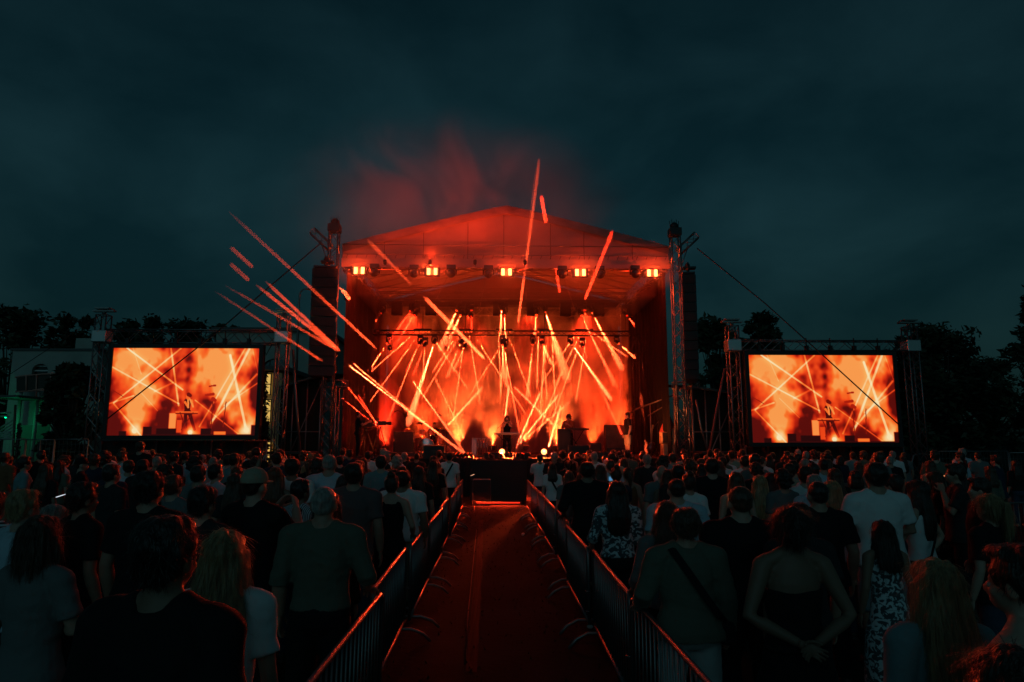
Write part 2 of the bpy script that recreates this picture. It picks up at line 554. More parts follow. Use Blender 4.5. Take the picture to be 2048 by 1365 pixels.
curtain('side_curtain', 'dark curtain closing the left flank of the stage', (xl + .35, YB - .5, 0), (xl + .35, YF + .9, 0), ZD, 9.2, mat('side_cloth_lit', (.032, .026, .025), .95, spec=.08, bump=((2, 2, .4), .4)))  # left flank's red glow put into a paler cloth colour
curtain('side_curtain', 'dark curtain closing the right flank of the stage', (xr - .35, YF + .9, 0), (xr - .35, YB - .5, 0), ZD, 9.2, SIDE_SHADED)

# roof
ZV = P(1010, 537, YF + .3).z      # lower edge of the front valance
ZE = P(1010, 492, YF + .3).z      # eaves
ZA = P(1010, 413, YF + .3).z      # apex
rl, rr = P(684, 520, YF + .3).x, P(1338, 520, YF + .3).x
rc = (rl + rr) / 2
yf, yb = YF + .3, YB + .2
t = thing('stage_roof', 'gabled fabric stage roof glowing red above the band', 'stage roof', (rc, yf, ZV))
org = (rc, yf, ZV)
FAB = mat('roof_fabric', (.34, .30, .28), .7, bump=((1.5, 1.5, 6), .35), trans=.45, var=((.5, .5, 1.2), .75, 1.2))
vs = []; fs = []                                    # gable sheet, a grid that follows the gable line
nx_, nz_ = 40, 8
def gab(x, top=0):
    u = abs(x - rc) / (rr - rc)
    return ZA + (ZE - ZA) * u ** 1.08
for i in range(nx_ + 1):
    x = rl + (rr - rl) * i / nx_
    for j in range(nz_ + 1):
        v_ = j / nz_
        z = ZV + .36 + (gab(x) - ZV - .36) * v_
        y = yf + .10 * math.sin(v_ * PI) + .05 * noise.noise((x * .8, z * 1.4, 0))
        vs.append((x, y, z))
for i in range(nx_):
    for j in range(nz_):
        q = i * (nz_ + 1) + j
        fs.append((q, q + nz_ + 1, q + nz_ + 2, q + 1))
MB(org).add(vs, fs, True).build('gable_sheet', FAB, t)
vs = []; fs = []                                    # cloth closing the rear gable
for i in range(41):
    x = rl + (rr - rl) * i / 40
    for j in range(5):
        z = ZV - .5 + (gab(x) - ZV + .4) * j / 4
        vs.append((x, yb - .12 + .04 * math.sin(i * .9) + .03 * noise.noise((x, z, 4)), z))
for i in range(40):
    for j in range(4): q = i * 5 + j; fs.append((q, q + 5, q + 6, q + 1))
MB(org).add(vs, fs, True).build('rear_gable_sheet', mat('rear_gable_cloth', (.10, .07, .06), .9, spec=.1), t)
for sgn, nm in ((-1, 'left'), (1, 'right')):          # the two roof slopes with creases between the rafters
    vs = []; fs = []
    na, nb = 16, 33
    for i in range(na + 1):
        u = i / na
        x = rc + sgn * u * (rr - rc)
        for j in range(nb + 1):
            y = yf + (yb - yf) * j / nb
            vs.append((x, y, gab(x) + .04 - .05 * abs(math.sin(j / nb * PI * 5))))
    for i in range(na):
        for j in range(nb):
            q = i * (nb + 1) + j
            fs.append((q, q + nb + 1, q + nb + 2, q + 1))
    MB(org).add(vs, fs, True).build('roof_slope', mat('roof_fabric_top', (.22, .19, .17), .7, bump=((1.5, 1.5, 6), .35), trans=.06), t)
m = MB(org)                                          # welded edge band along the gable line, seams and lacing
vs = []; fs = []
for i in range(61):
    x = rl + (rr - rl) * i / 60
    wv = .012 * math.sin(i * 2.1)
    vs += [(x, yf - .02 + wv, gab(x) + .03), (x, yf - .05 + wv, gab(x) - .16), (x, yf - .035 + wv, gab(x) - .31)]
for i in range(60):
    for k in range(2): fs.append((i * 3 + k, i * 3 + 3 + k, i * 3 + 4 + k, i * 3 + 1 + k))
m.add(vs, fs, True).build('edge_band', mat('edge_band_cloth', (.20, .17, .15), .7, bump=((2, 2, 9), .5), trans=.2, var=((1.5, 1, 3), .6, 1.3)), t)
for k in range(1, 8):
    x = rl + (rr - rl) * k / 8 + .2 * math.sin(k * 3)
    m = MB(org); n_ = 8
    for j in range(n_):
        v0, v1 = j / n_, (j + 1) / n_
        z0_, z1_ = ZV + .36 + (gab(x) - ZV - .7) * v0, ZV + .36 + (gab(x) - ZV - .7) * v1
        m.tube((x, yf - .035 + .10 * math.sin(v0 * PI), z0_), (x, yf - .035 + .10 * math.sin(v1 * PI), z1_), .012, 5)
    m.build('seam', mat('seam_tape', (.08, .06, .05), .7), t)
m = MB(org)
for k in range(34):
    x = rl + (rr - rl) * (k + .5) / 34
    m.tube((x, yf - .12, ZV + .34), (x + .06, yf - .13, ZV + .5), .008, 5)
m.build('lacing', CABLE, t)
m = MB(org)                                          # valance band along the bottom of the gable
vs = []; fs = []
for i in range(81):
    x = rl + (rr - rl) * i / 80
    b_ = .02 * math.sin(i * 1.7)
    vs += [(x, yf - .06 + b_, ZV), (x, yf - .10 + b_, ZV + .18), (x, yf - .07 + b_, ZV + .36)]
for i in range(80):
    for k in range(2):
        fs.append((i * 3 + k, i * 3 + 3 + k, i * 3 + 4 + k, i * 3 + 1 + k))
m.add(vs, fs, True).build('valance', mat('valance_cloth', (.35, .30, .27), .6, bump=((1, 1, 5), .3), trans=.3), t)
m = MB(org); m.tube((rl, yf - .13, ZE - .02), (rr, yf - .13, ZE - .05), .022); m.tube((rl, yf - .13, ZV + .5), (rr, yf - .13, ZV + .5), .016); m.build('edge_pipe', ALU, t)
MB(org).truss((rl, yf + .35, ZV + .3), (rr, yf + .35, ZV + .3), .45, .028, .5).build('front_truss', ALU, t)
MB(org).truss((rl, yb - .5, ZV + .2), (rr, yb - .5, ZV + .2), .45, .028, .5).build('rear_truss', ALU, t)
for x in (rl + .1, rr - .1):
    MB(org).truss((x, yf + .6, ZV + .25), (x, yb - .8, ZV + .25), .4, .026, .5).build('side_truss', ALU, t)
m = MB(org)
for k in range(1, 10):
    y = yf + (yb - yf) * k / 10
    for sgn in (-1, 1):
        m.tube((rc, y, ZA - .1), (rc + sgn * (rr - rc), y, ZE - .1), .03)
m.build('rafter', ALU, t)
m = MB(org)
for k in range(4):
    y = yf + 2 + k * 2.4
    m.tube((rl, y, ZV + .2), (rr, y, ZV + .2), .02)
    m.tube((rc + 1.5 * (k - 1.5), yf + 1, ZV + .2), (rc + 2.6 * (k - 1.5), yb - 1, ZV + .2), .014)
m.build('tension_wire', ALU, t)

# roof towers
def tower(x, y, top, lab, head=True, w=.34, outrig=None):
    t = thing('roof_tower', lab, 'tower', (x, y, 0))
    MB().truss((0, 0, .1), (0, 0, top - .35), w, .026, .42, n=7).build('mast', ALU, t)
    MB().box((0, 0, .05), (.9, .9, .1), bev=.02).build('base_plate', STEEL, t)
    m = MB(); m.box((0, 0, top - .2), (w + .12, w + .12, .3), bev=.02)
    m.path([(-.12, 0, top - .05), (-.12, 0, top + .1)], .05); m.path([(.12, 0, top - .05), (.12, 0, top + .1)], .05)
    m.lathe((0, 0, top + .06), [(.14, -.05), (.16, 0), (.14, .05)], 'Y', 14)
    for k in range(5):
        m.tube((-.16 + .08 * k, .03, top), (-.18 + .09 * k, .03, top + .28 + .06 * (k % 2)), .012)
    m.build('head_block', BLACK, t)
    if outrig:
        s_ = outrig
        m = MB()
        m.truss((s_ * .12, 0, top - 1.0), (s_ * .82, -.15, top - .35), .26, .022, .3)
        m.tube((s_ * .1, 0, top - 1.9), (s_ * .5, -.1, top - .75), .02)
        m.build('outrigger', ALU, t)
    return t
TT = P(1010, 452, YF).z
txl, txr = P(668, 600, YF - .1).x, P(1350, 600, YF - .1).x
tower(txl - .08, YF - .1, TT, 'tall lattice roof tower at the left corner of the stage', outrig=-1)
tower(txr + .08, YF - .1, TT - .05, 'tall lattice roof tower at the right corner of the stage', outrig=1)
tower(rl - .2, YB + .1, ZE + .3, 'rear lattice roof tower behind the left curtain')
tower(rr + .2, YB + .1, ZE + .3, 'rear lattice roof tower behind the right curtain')

# ground-stacked sound towers with line arrays
def pa_tower(px, lab, top, Y=YF + .2, w=.56):
    x = P(px, 880, Y).x
    t = thing('sound_tower', lab, 'tower', (x, Y, 0))
    MB().truss((0, 0, .1), (0, 0, top), w, .03, .55, n=7).build('mast', ALU, t)
    m = MB().truss((-w / 2 - .1, 0, top + .13), (w / 2 + .35, 0, top + .13), .24, .025, .3); m.build('top_arm', ALU, t)
    MB().box((0, 0, .05), (1.1, 1.1, .1), bev=.02).build('base_plate', STEEL, t)
    return t
pa_tower(657, 'wide lattice tower lit red at the left edge of the stage', P(657, 775, YF + .2).z)
pa_tower(1369, 'wide lattice tower lit orange at the right edge of the stage', P(1369, 778, YF + .2).z)

def line_array(pxa, pxb, pyt, pyb, Y, lab, yaw):
    a, b = P(pxa, pyt, Y), P(pxb, pyb, Y)
    W = b.x - a.x; top, bot = a.z, b.z
    t = thing('line_array', lab, 'loudspeaker array', ((a.x + b.x) / 2, Y, bot), rz=yaw)
    n = 11; h = (top - bot) / n
    ang = 0; y = 0; z = top - bot
    for i in range(n):
        R = Matrix.Rotation(-.015 * i, 3, 'X')
        m = MB()
        wx, dx = W / 2, .26
        zc = z - h / 2
        pts = [V((-wx, -dx, 0)), (wx, -dx, 0), (wx * .82, dx, 0), (-wx * .82, dx, 0)]
        vs = [V((0, y, zc)) + R @ V((p[0], p[1], s * h * (.47 if p[1] < 0 else .40))) for s in (-1, 1) for p in pts]
        m.add(vs, [(0, 1, 5, 4), (1, 2, 6, 5), (2, 3, 7, 6), (3, 0, 4, 7), (4, 5, 6, 7), (3, 2, 1, 0)])
        c = m.build('cabinet', BLACK, t)
        gm = MB().box((0, y - dx * 1.0 - .012, zc), (W * .9, .015, h * .8), R); gm.build('grille', mat('speaker_grille', (.02, .02, .02), .6, bump=((200, 200, 200), .6)), c)
        y += .015 * i * h * .3; z -= h
    m = MB(); m.box((0, 0, top - bot + .06), (W * .9, .6, .07)); m.path([(0, -.2, top - bot + .08), (0, -.1, top - bot + .5)], .04); m.lathe((0, 0, top - bot + .35), [(.12, -.08), (.16, 0), (.12, .08)], 'X', 12); m.box((.06, 0, top - bot + .3), (.5, .3, .09), bev=.02)
    m.build('rigging_frame', BLACK, t)
line_array(627, 668, 540, 755, YF - .3, 'tall black column of loudspeakers hanging left of the stage', .12)
line_array(1362, 1397, 552, 762, YF - .3, 'tall black column of loudspeakers hanging right of the stage', -.12)

# wings: scaffold boxes clad with dark cloth left and right of the stage
def wing(px0, px1, pyt0, pyt1, Y, lab, depth=4.5):
    a, b = P(px0, 905, Y), P(px1, 905, Y)
    za, zb = P(px0, pyt0, Y).z, P(px1, pyt1, Y).z
    t = thing('stage_wing', lab, 'scaffold', (a.x, Y, 0)); org = (a.x, Y, 0)
    WC = mat('wing_cloth', (.022, .02, .015), .9, bump=((2, 2, .7), .6))
    vs = []; fs = []
    n = 30
    for i in range(n + 1):
        u = i / n; x = a.x + (b.x - a.x) * u; zt = za + (zb - za) * u
        for j in range(7):
            z = .1 + (zt - .1) * j / 6
            vs.append((x, Y + .06 * math.sin(x * 7) + .05 * noise.noise((x * 2, z * .8, 2)), z))
    for i in range(n):
        for j in range(6):
            q = i * 7 + j; fs.append((q, q + 7, q + 8, q + 1))
    MB(org).add(vs, fs, True).build('cloth_front', WC, t)
    MB(org).add([(a.x, Y - .35, za + .06), (b.x, Y - .35, zb + .06), (b.x, Y + depth, zb + .5), (a.x, Y + depth, za + .5), (a.x, Y - .35, za - .02), (b.x, Y - .35, zb - .02), (b.x, Y + depth, zb + .42), (a.x, Y + depth, za + .42)],
                [(0, 1, 2, 3), (7, 6, 5, 4), (0, 4, 5, 1), (1, 5, 6, 2), (2, 6, 7, 3), (3, 7, 4, 0)]).build('canopy', mat('grey_tarpaulin', (.10, .10, .09), .6, bump=((2, 2, 2), .5)), t)
    m = MB(org)
    for u in (0, .33, .66, 1):
        x = a.x + (b.x - a.x) * u; zt = za + (zb - za) * u
        m.tube((x, Y - .22, 0), (x, Y - .22, zt), .028, 7)
    m.tube((a.x, Y - .22, 1.0), (b.x, Y - .22, 1.0), .024); m.tube((a.x, Y - .25, 2.4), (b.x, Y - .25, 2.4), .024)
    m.tube((a.x, Y - .3, .3), (b.x, Y - .3, zb - .3), .022)
    m.build('scaffold_pole', STEEL, t)
    MB(org).box(((a.x + b.x) / 2, Y - .8, P(600, 905, Y).z), (b.x - a.x + .2, 1.6, .09), bev=.02).build('platform', mat('platform_boards', (.05, .045, .04), .7), t)
    return t
wing(556, 642, 778, 752, YF + .6, 'cloth covered scaffold wing with sloping canopy left of the stage')
wing(1384, 1466, 776, 788, YF + .6, 'cloth covered scaffold wing with tarpaulin roof right of the stage')
t = MB().path([P(1449, 738, 25.2), P(1433, 820, 25.2), P(1418, 906, 25.2)], .045, 8).build('brace_pole', mat('red_lit_pole', (.35, .12, .10), .5)); tag(t, 'slanting red-lit brace pole at the right wing', 'pole')  # red stage light on the strut put into its colour
t = MB().path([P(1392, 800, 25.3), P(1402, 855, 25.3), P(1416, 905, 25.3)], .035, 8).build('brace_pole', STEEL); tag(t, 'short curved grey brace pole beside the red-lit one', 'pole')
t = MB().path([P(586, 700, 25.3), P(592, 800, 25.2), P(600, 905, 25.0)], .05, 8).build('brace_pole', STEEL); tag(t, 'slanting grey brace pole at the left wing', 'pole')

# guy wires
for lab, pts in (('long dark guy wire running from the left roof tower down across the left screen', [(640, 488), (560, 556), (430, 668), (215, 838)]),
                 ('long dark guy wire running from the right roof tower down across the right screen', [(1394, 497), (1530, 607), (1650, 715), (1800, 852)]),
                 ('guy wire running down to the left edge past the pale building', [(205, 628), (110, 690), (0, 762)])):
    Y0 = 25.6
    n_ = len(pts)
    c = [P(px, py, Y0 - i * (1.0 if n_ == 4 else .2)) for i, (px, py) in enumerate(pts)]
    o = MB(c[0]).path(c, .022 if n_ == 4 else .012, 6).build('guy_wire', CABLE); o.location = c[0]
    tag(o, lab, 'guy wire')
# ------------------------------------------------------------------ big screens
def seg_d(U, Vv, a, b):
    ax, ay = a; bx, by = b
    dx, dy = bx - ax, by - ay
    t_ = np.clip(((U - ax) * dx + (Vv - ay) * dy) / (dx * dx + dy * dy), 0, 1)
    return np.hypot(U - ax - t_ * dx, Vv - ay - t_ * dy), t_
def smooth(x, a, b):
    t_ = np.clip((x - a) / (b - a), 0, 1); return t_ * t_ * (3 - 2 * t_)
def vnoise(U, Vv, sx, sy, seed):
    rng = np.random.RandomState(seed)
    g_ = rng.rand(int(sy) + 3, int(sx) + 3)
    x, y = U * sx, Vv * sy
    xi, yi = np.floor(x).astype(int), np.floor(y).astype(int)
    fx, fy = x - xi, y - yi
    fx, fy = fx * fx * (3 - 2 * fx), fy * fy * (3 - 2 * fy)
    return (g_[yi, xi] * (1 - fx) + g_[yi, xi + 1] * fx) * (1 - fy) + (g_[yi + 1, xi] * (1 - fx) + g_[yi + 1, xi + 1] * fx) * fy

def screen_picture(nx, ny):
    """the live picture on the screens, worked out per point: smoke, beams, the singer at the keyboard, monitors"""
    U, Vv = np.meshgrid(np.linspace(0, 1, nx), np.linspace(0, 1, ny))
    A = 1.704                                   # aspect
    n = .55 * vnoise(U, Vv, 5, 2.2, 3) + .3 * vnoise(U + .13, Vv, 9, 4, 5) + .15 * vnoise(U, Vv, 19, 9, 7)
    b = .15 + .95 * n
    for (u, v, r, s) in ((.12, .12, .2, .35), (.2, .72, .2, .4), (.72, .22, .22, .5), (.66, .5, .2, .2), (.83, .75, .16, .3), (.35, .5, .2, .15), (.06, .45, .15, .2), (.56, .95, .1, .5), (.3, .1, .1, .2)):
        d = np.hypot((U - u), (Vv - v) / A * 1.2); b += s * np.exp(-(d / r) ** 2)
    for (u, v, ru, rv, s) in ((.525, .16, .03, .30, .42), (.02, .95, .12, .3, .45), (.36, .70, .10, .12, .34), (.66, .62, .09, .1, .4), (.62, .80, .08, .12, .36), (.99, .45, .04, .4, .4), (.45, .9, .2, .12, .5), (.86, .05, .05, .3, .3), (.78, .92, .08, .1, .5), (.14, .5, .04, .2, .25)):
        b -= s * np.exp(-((U - u) / ru) ** 2 - ((Vv - v) / rv) ** 2)
    b = b + .22 * (vnoise(U, Vv, 30, 16, 21) - .5) + .3 * (vnoise(U, Vv, 13, 6, 22) - .5)
    b = b + .16 * (vnoise(U, Vv, 44, 20, 41) - .5)
    b = np.clip((b - .66) * 1.5 + .44, .10, 1.0)
    for (a, c, w_, s) in (((.09, 0), (.49, .48), .011, .8), ((.39, 0), (.47, .66), .012, .7), ((.46, 0), (.03, .63), .010, .7), ((0, .22), (.47, .64), .010, .6), ((.03, .64), (.23, 1), .010, .6),
                          ((.58, .6), (.9, 1), .008, .5), ((.80, .08), (.94, .95), .016, .9), ((.93, 0), (.70, .86), .015, .85), ((.90, 0), (.62, .9), .010, .6), ((.99, .3), (.70, .84), .012, .7),
                          ((1, .4), (.78, .66), .008, .5), ((.0, .64), (.16, .55), .010, .6), ((.3, .5), (.42, .4), .012, .35), ((.95, 0), (1, .3), .006, .3), ((.2, .5), (.33, .72), .005, .3), ((.13, .0), (.2, .3), .006, .25)):
        d, _ = seg_d(U * A, Vv, (a[0] * A, a[1]), (c[0] * A, c[1]))
        b = b + s * (1 - smooth(d, w_ * .6, w_ * 1.05)) * .80 * (.7 + .6 * vnoise(U, Vv, 11, 7, 31)) + s * .12 * np.exp(-(d / .04) ** 2)
    def dark(mask, val):
        nonlocal b
        b = b * (1 - mask) + val * mask
    def rect(u0, v0, u1, v1, val, e=.004):
        dark(smooth(U, u0 - e, u0 + e) * (1 - smooth(U, u1 - e, u1 + e)) * smooth(Vv, v0 - e, v0 + e) * (1 - smooth(Vv, v1 - e, v1 + e)), val)
    def limb(a, c, w0, w1, val):
        d, t_ = seg_d(U * A, Vv, (a[0] * A, a[1]), (c[0] * A, c[1]))
        ww = w0 + (w1 - w0) * t_
        dark(1 - smooth(d, ww * .85, ww * 1.1), val)
    # white board, keyboard, singer
    fx = lambda u: .54 + (u - .54) * .8
    fy = lambda v: .95 + (v - .95) * .84
    _limb, _rect = limb, rect
    def limb(a, c, w0, w1, val): _limb((fx(a[0]), fy(a[1])), (fx(c[0]), fy(c[1])), w0 * .8, w1 * .8, val)
    def rect(u0, v0, u1, v1, val): _rect(fx(u0), fy(v0), fx(u1), fy(v1), val)
    rect(.38, .71, .44, .93, .95); rect(.445, .80, .49, .97, .55)
    limb((.515, .69), (.525, .9), .028, .02, .06); limb((.545, .69), (.60, .93), .030, .02, .06)
    limb((.525, .55), (.53, .70), .05, .04, .05)
    limb((.53, .47), (.53, .50), .036, .03, .75); limb((.53, .455), (.545, .47), .030, .026, .16)
    limb((.505, .56), (.535, .63), .017, .013, .8); limb((.535, .63), (.53, .53), .013, .011, .95)
    limb((.56, .54), (.575, .62), .018, .014, .85); limb((.575, .62), (.545, .52), .013, .011, .95)
    rect(.43, .685, .62, .705, .75); rect(.43, .705, .62, .72, .12)
    limb((.47, .70), (.53, .93), .007, .007, .15); limb((.58, .70), (.49, .93), .007, .007, .15)
    limb, rect = _limb, _rect
    # drum shapes, mic stands
    limb((.67, .44), (.71, .43), .008, .012, .3); limb((.65, .54), (.70, .53), .012, .018, .3); limb((.70, .585), (.715, .60), .024, .02, .3)
    limb((.70, .62), (.70, .92), .006, .006, .2); limb((.79, .62), (.78, .9), .006, .006, .2); limb((0, .47), (.09, .56), .004, .004, .2)
    # footlights and monitors
    for (u, v, r) in ((.185, .945, .036), (.56, .965, .03), (.94, .94, .036)):
        d = np.hypot((U - u) * A, Vv - v)
        b = np.maximum(b, 1.7 * (1 - smooth(d, r * .7, r * 1.05))); b += .9 * np.exp(-(d / (r * 2.2)) ** 2)
    rect(.33, .92, .465, 1.02, .0); rect(.63, .92, .70, 1.02, .0); rect(.24, .9, .30, 1.02, .0); rect(.08, .95, .13, 1.02, .0); rect(.24, .985, 1.1, 1.03, .02)
    rect(.97, .88, 1.01, 1.02, .02); rect(.72, .955, .80, .99, .85)
    b = np.clip(b, 0, 1.8)
    # colour ramp dark red > red > orange > pale (linear light)
    xs = [0, .15, .35, .6, .85, 1.1, 1.8]
    R = np.interp(b, xs, [.02, .14, .52, .95, 1.0, 1.0, 1.0])
    G = np.interp(b, xs, [.001, .003, .014, .07, .19, .44, .8])
    B = np.interp(b, xs, [.001, .001, .002, .008, .022, .11, .45])
    led = .93 + .07 * np.cos(np.arange(ny) * PI)[:, None] * np.ones((1, nx))
    return R * led, G * led, B * led

def screen_mat():
    m = bpy.data.materials.new('screen_picture'); m.use_nodes = True
    nt = m.node_tree; b = nt.nodes['Principled BSDF']
    b.inputs['Base Color'].default_value = (.01, .01, .01, 1); b.inputs['Roughness'].default_value = .4
    a = nt.nodes.new('ShaderNodeAttribute'); a.attribute_name = 'picture'
    nt.links.new(a.outputs['Color'], b.inputs['Emission Color']); b.inputs['Emission Strength'].default_value = 1.0
    return m
SCREEN = screen_mat()
NX, NY = 300, 176
PIC = screen_picture(NX, NY)

def big_screen(corn, Y, lab, side):
    (ax, ay), (bx, by), top = corn
    a, b = P(ax, ay, Y), P(bx, by, Y)
    z0, z1 = (a.z + b.z) / 2, P((ax + bx) / 2, top, Y).z
    t = thing('led_screen', lab, 'screen', (a.x, Y, z0)); org = V((a.x, Y, z0))
    W, H = b.x - a.x, z1 - z0
    xs = np.linspace(0, W, NX); zs = np.linspace(H, 0, NY)
    X, Z = np.meshgrid(xs, zs)
    co = np.stack([X, np.zeros_like(X), Z], -1).reshape(-1, 3)
    idx = np.arange(NX * NY).reshape(NY, NX)
    fa = np.stack([idx[:-1, :-1], idx[1:, :-1], idx[1:, 1:], idx[:-1, 1:]], -1).reshape(-1, 4)
    me = bpy.data.meshes.new('display'); me.from_pydata(co.tolist(), [], fa.tolist())
    at = me.attributes.new('picture', 'FLOAT_COLOR', 'POINT')
    at.data.foreach_set('color', np.stack([*PIC, np.ones_like(PIC[0])], -1).reshape(-1).astype(np.float32))
    link('display', me, t, SCREEN)
    m = MB(); e = .14
    m.box((W / 2, .12, H / 2), (W + .02, .2, H + .02))
    m.box((-e / 2, .08, H / 2), (e, .26, H + 2 * e)); m.box((W + e / 2 , .08, H / 2), (e, .26, H + 2 * e))
    m.box((W / 2, .08, H + e / 2), (W, .26, e)); m.box((W / 2, .08, -e / 2), (W, .26, e))
    m.build('bezel', BLACK, t)
    for i in range(6):
        x = W * (i + .5) / 6
        m = MB(); m.box((x, .1, H + e + .12), (.1, .16, .2)); m.tube((x, .1, H + e + .2), (x, .1, H + e + .5), .02)
        m.build('hanging_clamp', BLACK, t)
    return a.x, b.x, z0, z1
SY = 24.0
sc1 = big_screen(((213, 872), (510, 871), 697), SY, 'large screen left of the stage showing orange smoke and a singer at a keyboard', 'left')
sc2 = big_screen(((1505, 885), (1798, 886), 711), SY, 'large screen right of the stage showing orange smoke and a singer at a keyboard', 'right')

def screen_frame(pxl, pxr, ptop, ybar0, ybar1, lab, Y):
    x0, x1 = P(pxl, 940, Y).x, P(pxr, 940, Y).x
    top = P((pxl + pxr) / 2, ptop, Y).z
    t = thing('screen_truss', lab, 'truss frame', (x0, Y, 0)); org = (x0, Y, 0)
    for x in (x0, x1):
        tw = MB(org).truss((x, Y, .1), (x, Y, top - .25), .36, .027, .4, n=7).build('tower_mast', ALU, t)
        m = MB(org); m.box((x, Y, top - .1), (.75, .2, .06)); m.box((x, Y, top - .02), (.5, .4, .05)); m.path([(x, Y, top - .25), (x, Y, top)], .07)
        m.build('head_block', STEEL, tw)
        zb = P(900, (ybar0 + ybar1) / 2, Y).z
        m = MB(org)
        m.box((x, Y, zb), (.50, .50, .42), bev=.03); m.build('sleeve_block', mat('sleeve_metal', (.5, .52, .52), .4, .7), tw)
        m = MB(org)
        for s_ in (-1, 1):
            m.path([(x, Y - .1, 1.6), (x + s_ * .35, Y - .2, 1.55), (x + s_ * .95, Y - .4, .08)], .03, 7)
            m.tube((x - .2, Y + s_ * .9, .06), (x, Y, .9), .025)
        m.box((x, Y, .05), (1.9, .16, .1)); m.box((x, Y, .055), (.16, 1.9, .1))
        m.build('base', STEEL, tw)
    za, zb = P(900, ybar0, Y).z, P(900, ybar1, Y).z
    MB(org).truss((x0 + .2, Y, (za + zb) / 2), (x1 - .2, Y, (za + zb) / 2), max(.3, za - zb), .025, .42).build('top_truss', ALU, t)
    m = MB(org)
    for k in range(9):
        x = x0 + .6 + (x1 - x0 - 1.2) * k / 8
        m.path([(x, Y - .2, zb - .05), (x + .1, Y - .2, zb - .22 - .1 * (k % 3)), (x + .28, Y - .2, zb - .05)], .02, 6)
    m.build('loose_cable', CABLE, t)
    return x0, x1
screen_frame(181, 553, 618, 664, 690, 'lattice truss frame carrying the left screen', SY + .35)
screen_frame(1477, 1842, 640, 680, 700, 'lattice truss frame carrying the right screen', SY + .35)
# dark ballast walls under the screens
for lab, pa_, pb_, top in (('dark cloth covered base under the left screen', 200, 532, 882), ('dark cloth covered base under the right screen', 1492, 1808, 893)):
    Y = SY + .5
    a, b = P(pa_, 940, Y), P(pb_, 940, Y); zt = P(pa_, top, Y).z
    t = thing('cloth_plinth', lab, 'screen base', ((a.x + b.x) / 2, Y, 0)); org = t.location.copy()
    m = MB(org); vs = []; fs = []
    for i in range(61):
        x = a.x + (b.x - a.x) * i / 60
        y = Y + .05 * math.sin(i * 1.3) + .03 * math.sin(i * .45)
        vs += [(x, y, 0.01), (x, y * .999 + .02, zt), (x, Y + 1.2, zt)]
    for i in range(60):
        for k in range(2): fs.append((i * 3 + k, i * 3 + 3 + k, i * 3 + 4 + k, i * 3 + 1 + k))
    m.add(vs, fs, True).build('cloth', mat('base_cloth', (.035, .022, .018), .9, bump=((2, 2, .8), .6)), t)
    m = MB(org); m.tube((a.x, Y - .03, zt), (b.x, Y - .03, zt), .03)
    for k in range(4): m.tube((a.x + (b.x - a.x) * k / 3, Y - .07, 0), (a.x + (b.x - a.x) * k / 3, Y - .07, zt), .03)
    m.build('frame', STEEL, t)

# ------------------------------------------------------------------ trees
BARK = mat('bark', (.05, .035, .025), .9, bump=((12, 12, 3), .8))
LEAVES = [mat('leaves_a', (.018, .035, .014), .6, var=((.8, .8, .8), .6, 1.5)), mat('leaves_b', (.028, .042, .016), .6, var=((.8, .8, .8), .6, 1.5))]
def tree(x, y, H, R, lab, seed, trunk=.25, conifer=False, leaf=.36, n=7000):
    random.seed(seed)
    t = thing('conifer' if conifer else 'tree', lab, 'tree', (x, y, 0), 'trees round the field' if not conifer else None)
    m = MB(); th = H * (.3 if not conifer else .95)
    m.path([(0, 0, 0), (.08, .05, th * .5), (.05, 0, th), (0, 0, H * .85)], [trunk, trunk * .8, trunk * .6, trunk * .15], 9)
    clumps = []
    if conifer:
        for i in range(46):
            z = H * (.08 + .9 * i / 46); r = R * (1 - (z / H)) ** .8
            for k in range(4):
                a = random.uniform(0, 2 * PI); clumps.append((V((math.cos(a) * r * .6, math.sin(a) * r * .6, z)), max(.2, r * .5)))
    else:
        for i in range(80):
            a = random.uniform(0, 2 * PI); u = random.random() ** .6
            z = H * random.uniform(.14, .97); k = math.sin(PI * min(1, max(0, (z / H + .05) / 1.07))) ** .5
            c = V((math.cos(a) * R * u * k, math.sin(a) * R * u * k, z)); cr = R * random.uniform(.12, .27)
            c.z = min(c.z, H - cr * .8)
            clumps.append((c, cr))
            m.path([(0, 0, th * random.uniform(.6, 1)), c * .5 + V((0, 0, th * .45)), c], [trunk * .4, trunk * .2, .02], 6)
    m.build('trunk', BARK, t)
    cm = MB(); per = n // len(clumps)
    for c, cr in clumps:
        for i in range(per):
            d = V((random.gauss(0, 1), random.gauss(0, 1), random.gauss(0, 1))).normalized()
            p = c + d * cr * random.uniform(.35, 1.3)
            if p.z < .2: continue
            s_ = leaf * random.uniform(.5, 1.1)
            u = V((random.gauss(0, 1), random.gauss(0, 1), random.gauss(0, .6))).normalized(); v = u.orthogonal().normalized()
            v = (v + .6 * V((random.gauss(0, 1), random.gauss(0, 1), random.gauss(0, 1)))).normalized()
            cm.add([p - u * s_, p + v * s_ * .45, p + u * s_, p - v * s_ * .45], [(0, 1, 2, 3)])
    cm.build('crown', LEAVES[seed % 2], t)
    return t
def tree_px(px, pyt, Y, wpx, lab, seed, **k):
    p = P(px, pyt, Y); tree(p.x, Y, p.z, wpx / 2 * Y / F, lab, seed, **k)
tree_px(35, 618, 62, 190, 'dark broad tree at the left edge of the sky line', 1)
tree_px(152, 632, 58, 120, 'dark round tree just left of the left screen tower', 2)
tree_px(285, 632, 66, 130, 'dark tree whose top shows above the left end of the left screen', 3)
tree_px(372, 640, 68, 120, 'dark low tree above the middle of the left screen', 4)
tree_px(455, 648, 70, 110, 'dark low tree above the right end of the left screen', 5)
tree_px(150, 722, 36, 95, 'dark bushy tree in front of the pale building beside the screen tower', 6, leaf=.24, n=9000)
tree_px(1430, 634, 60, 110, 'dark tree between the right loudspeaker column and the screen tower', 7)
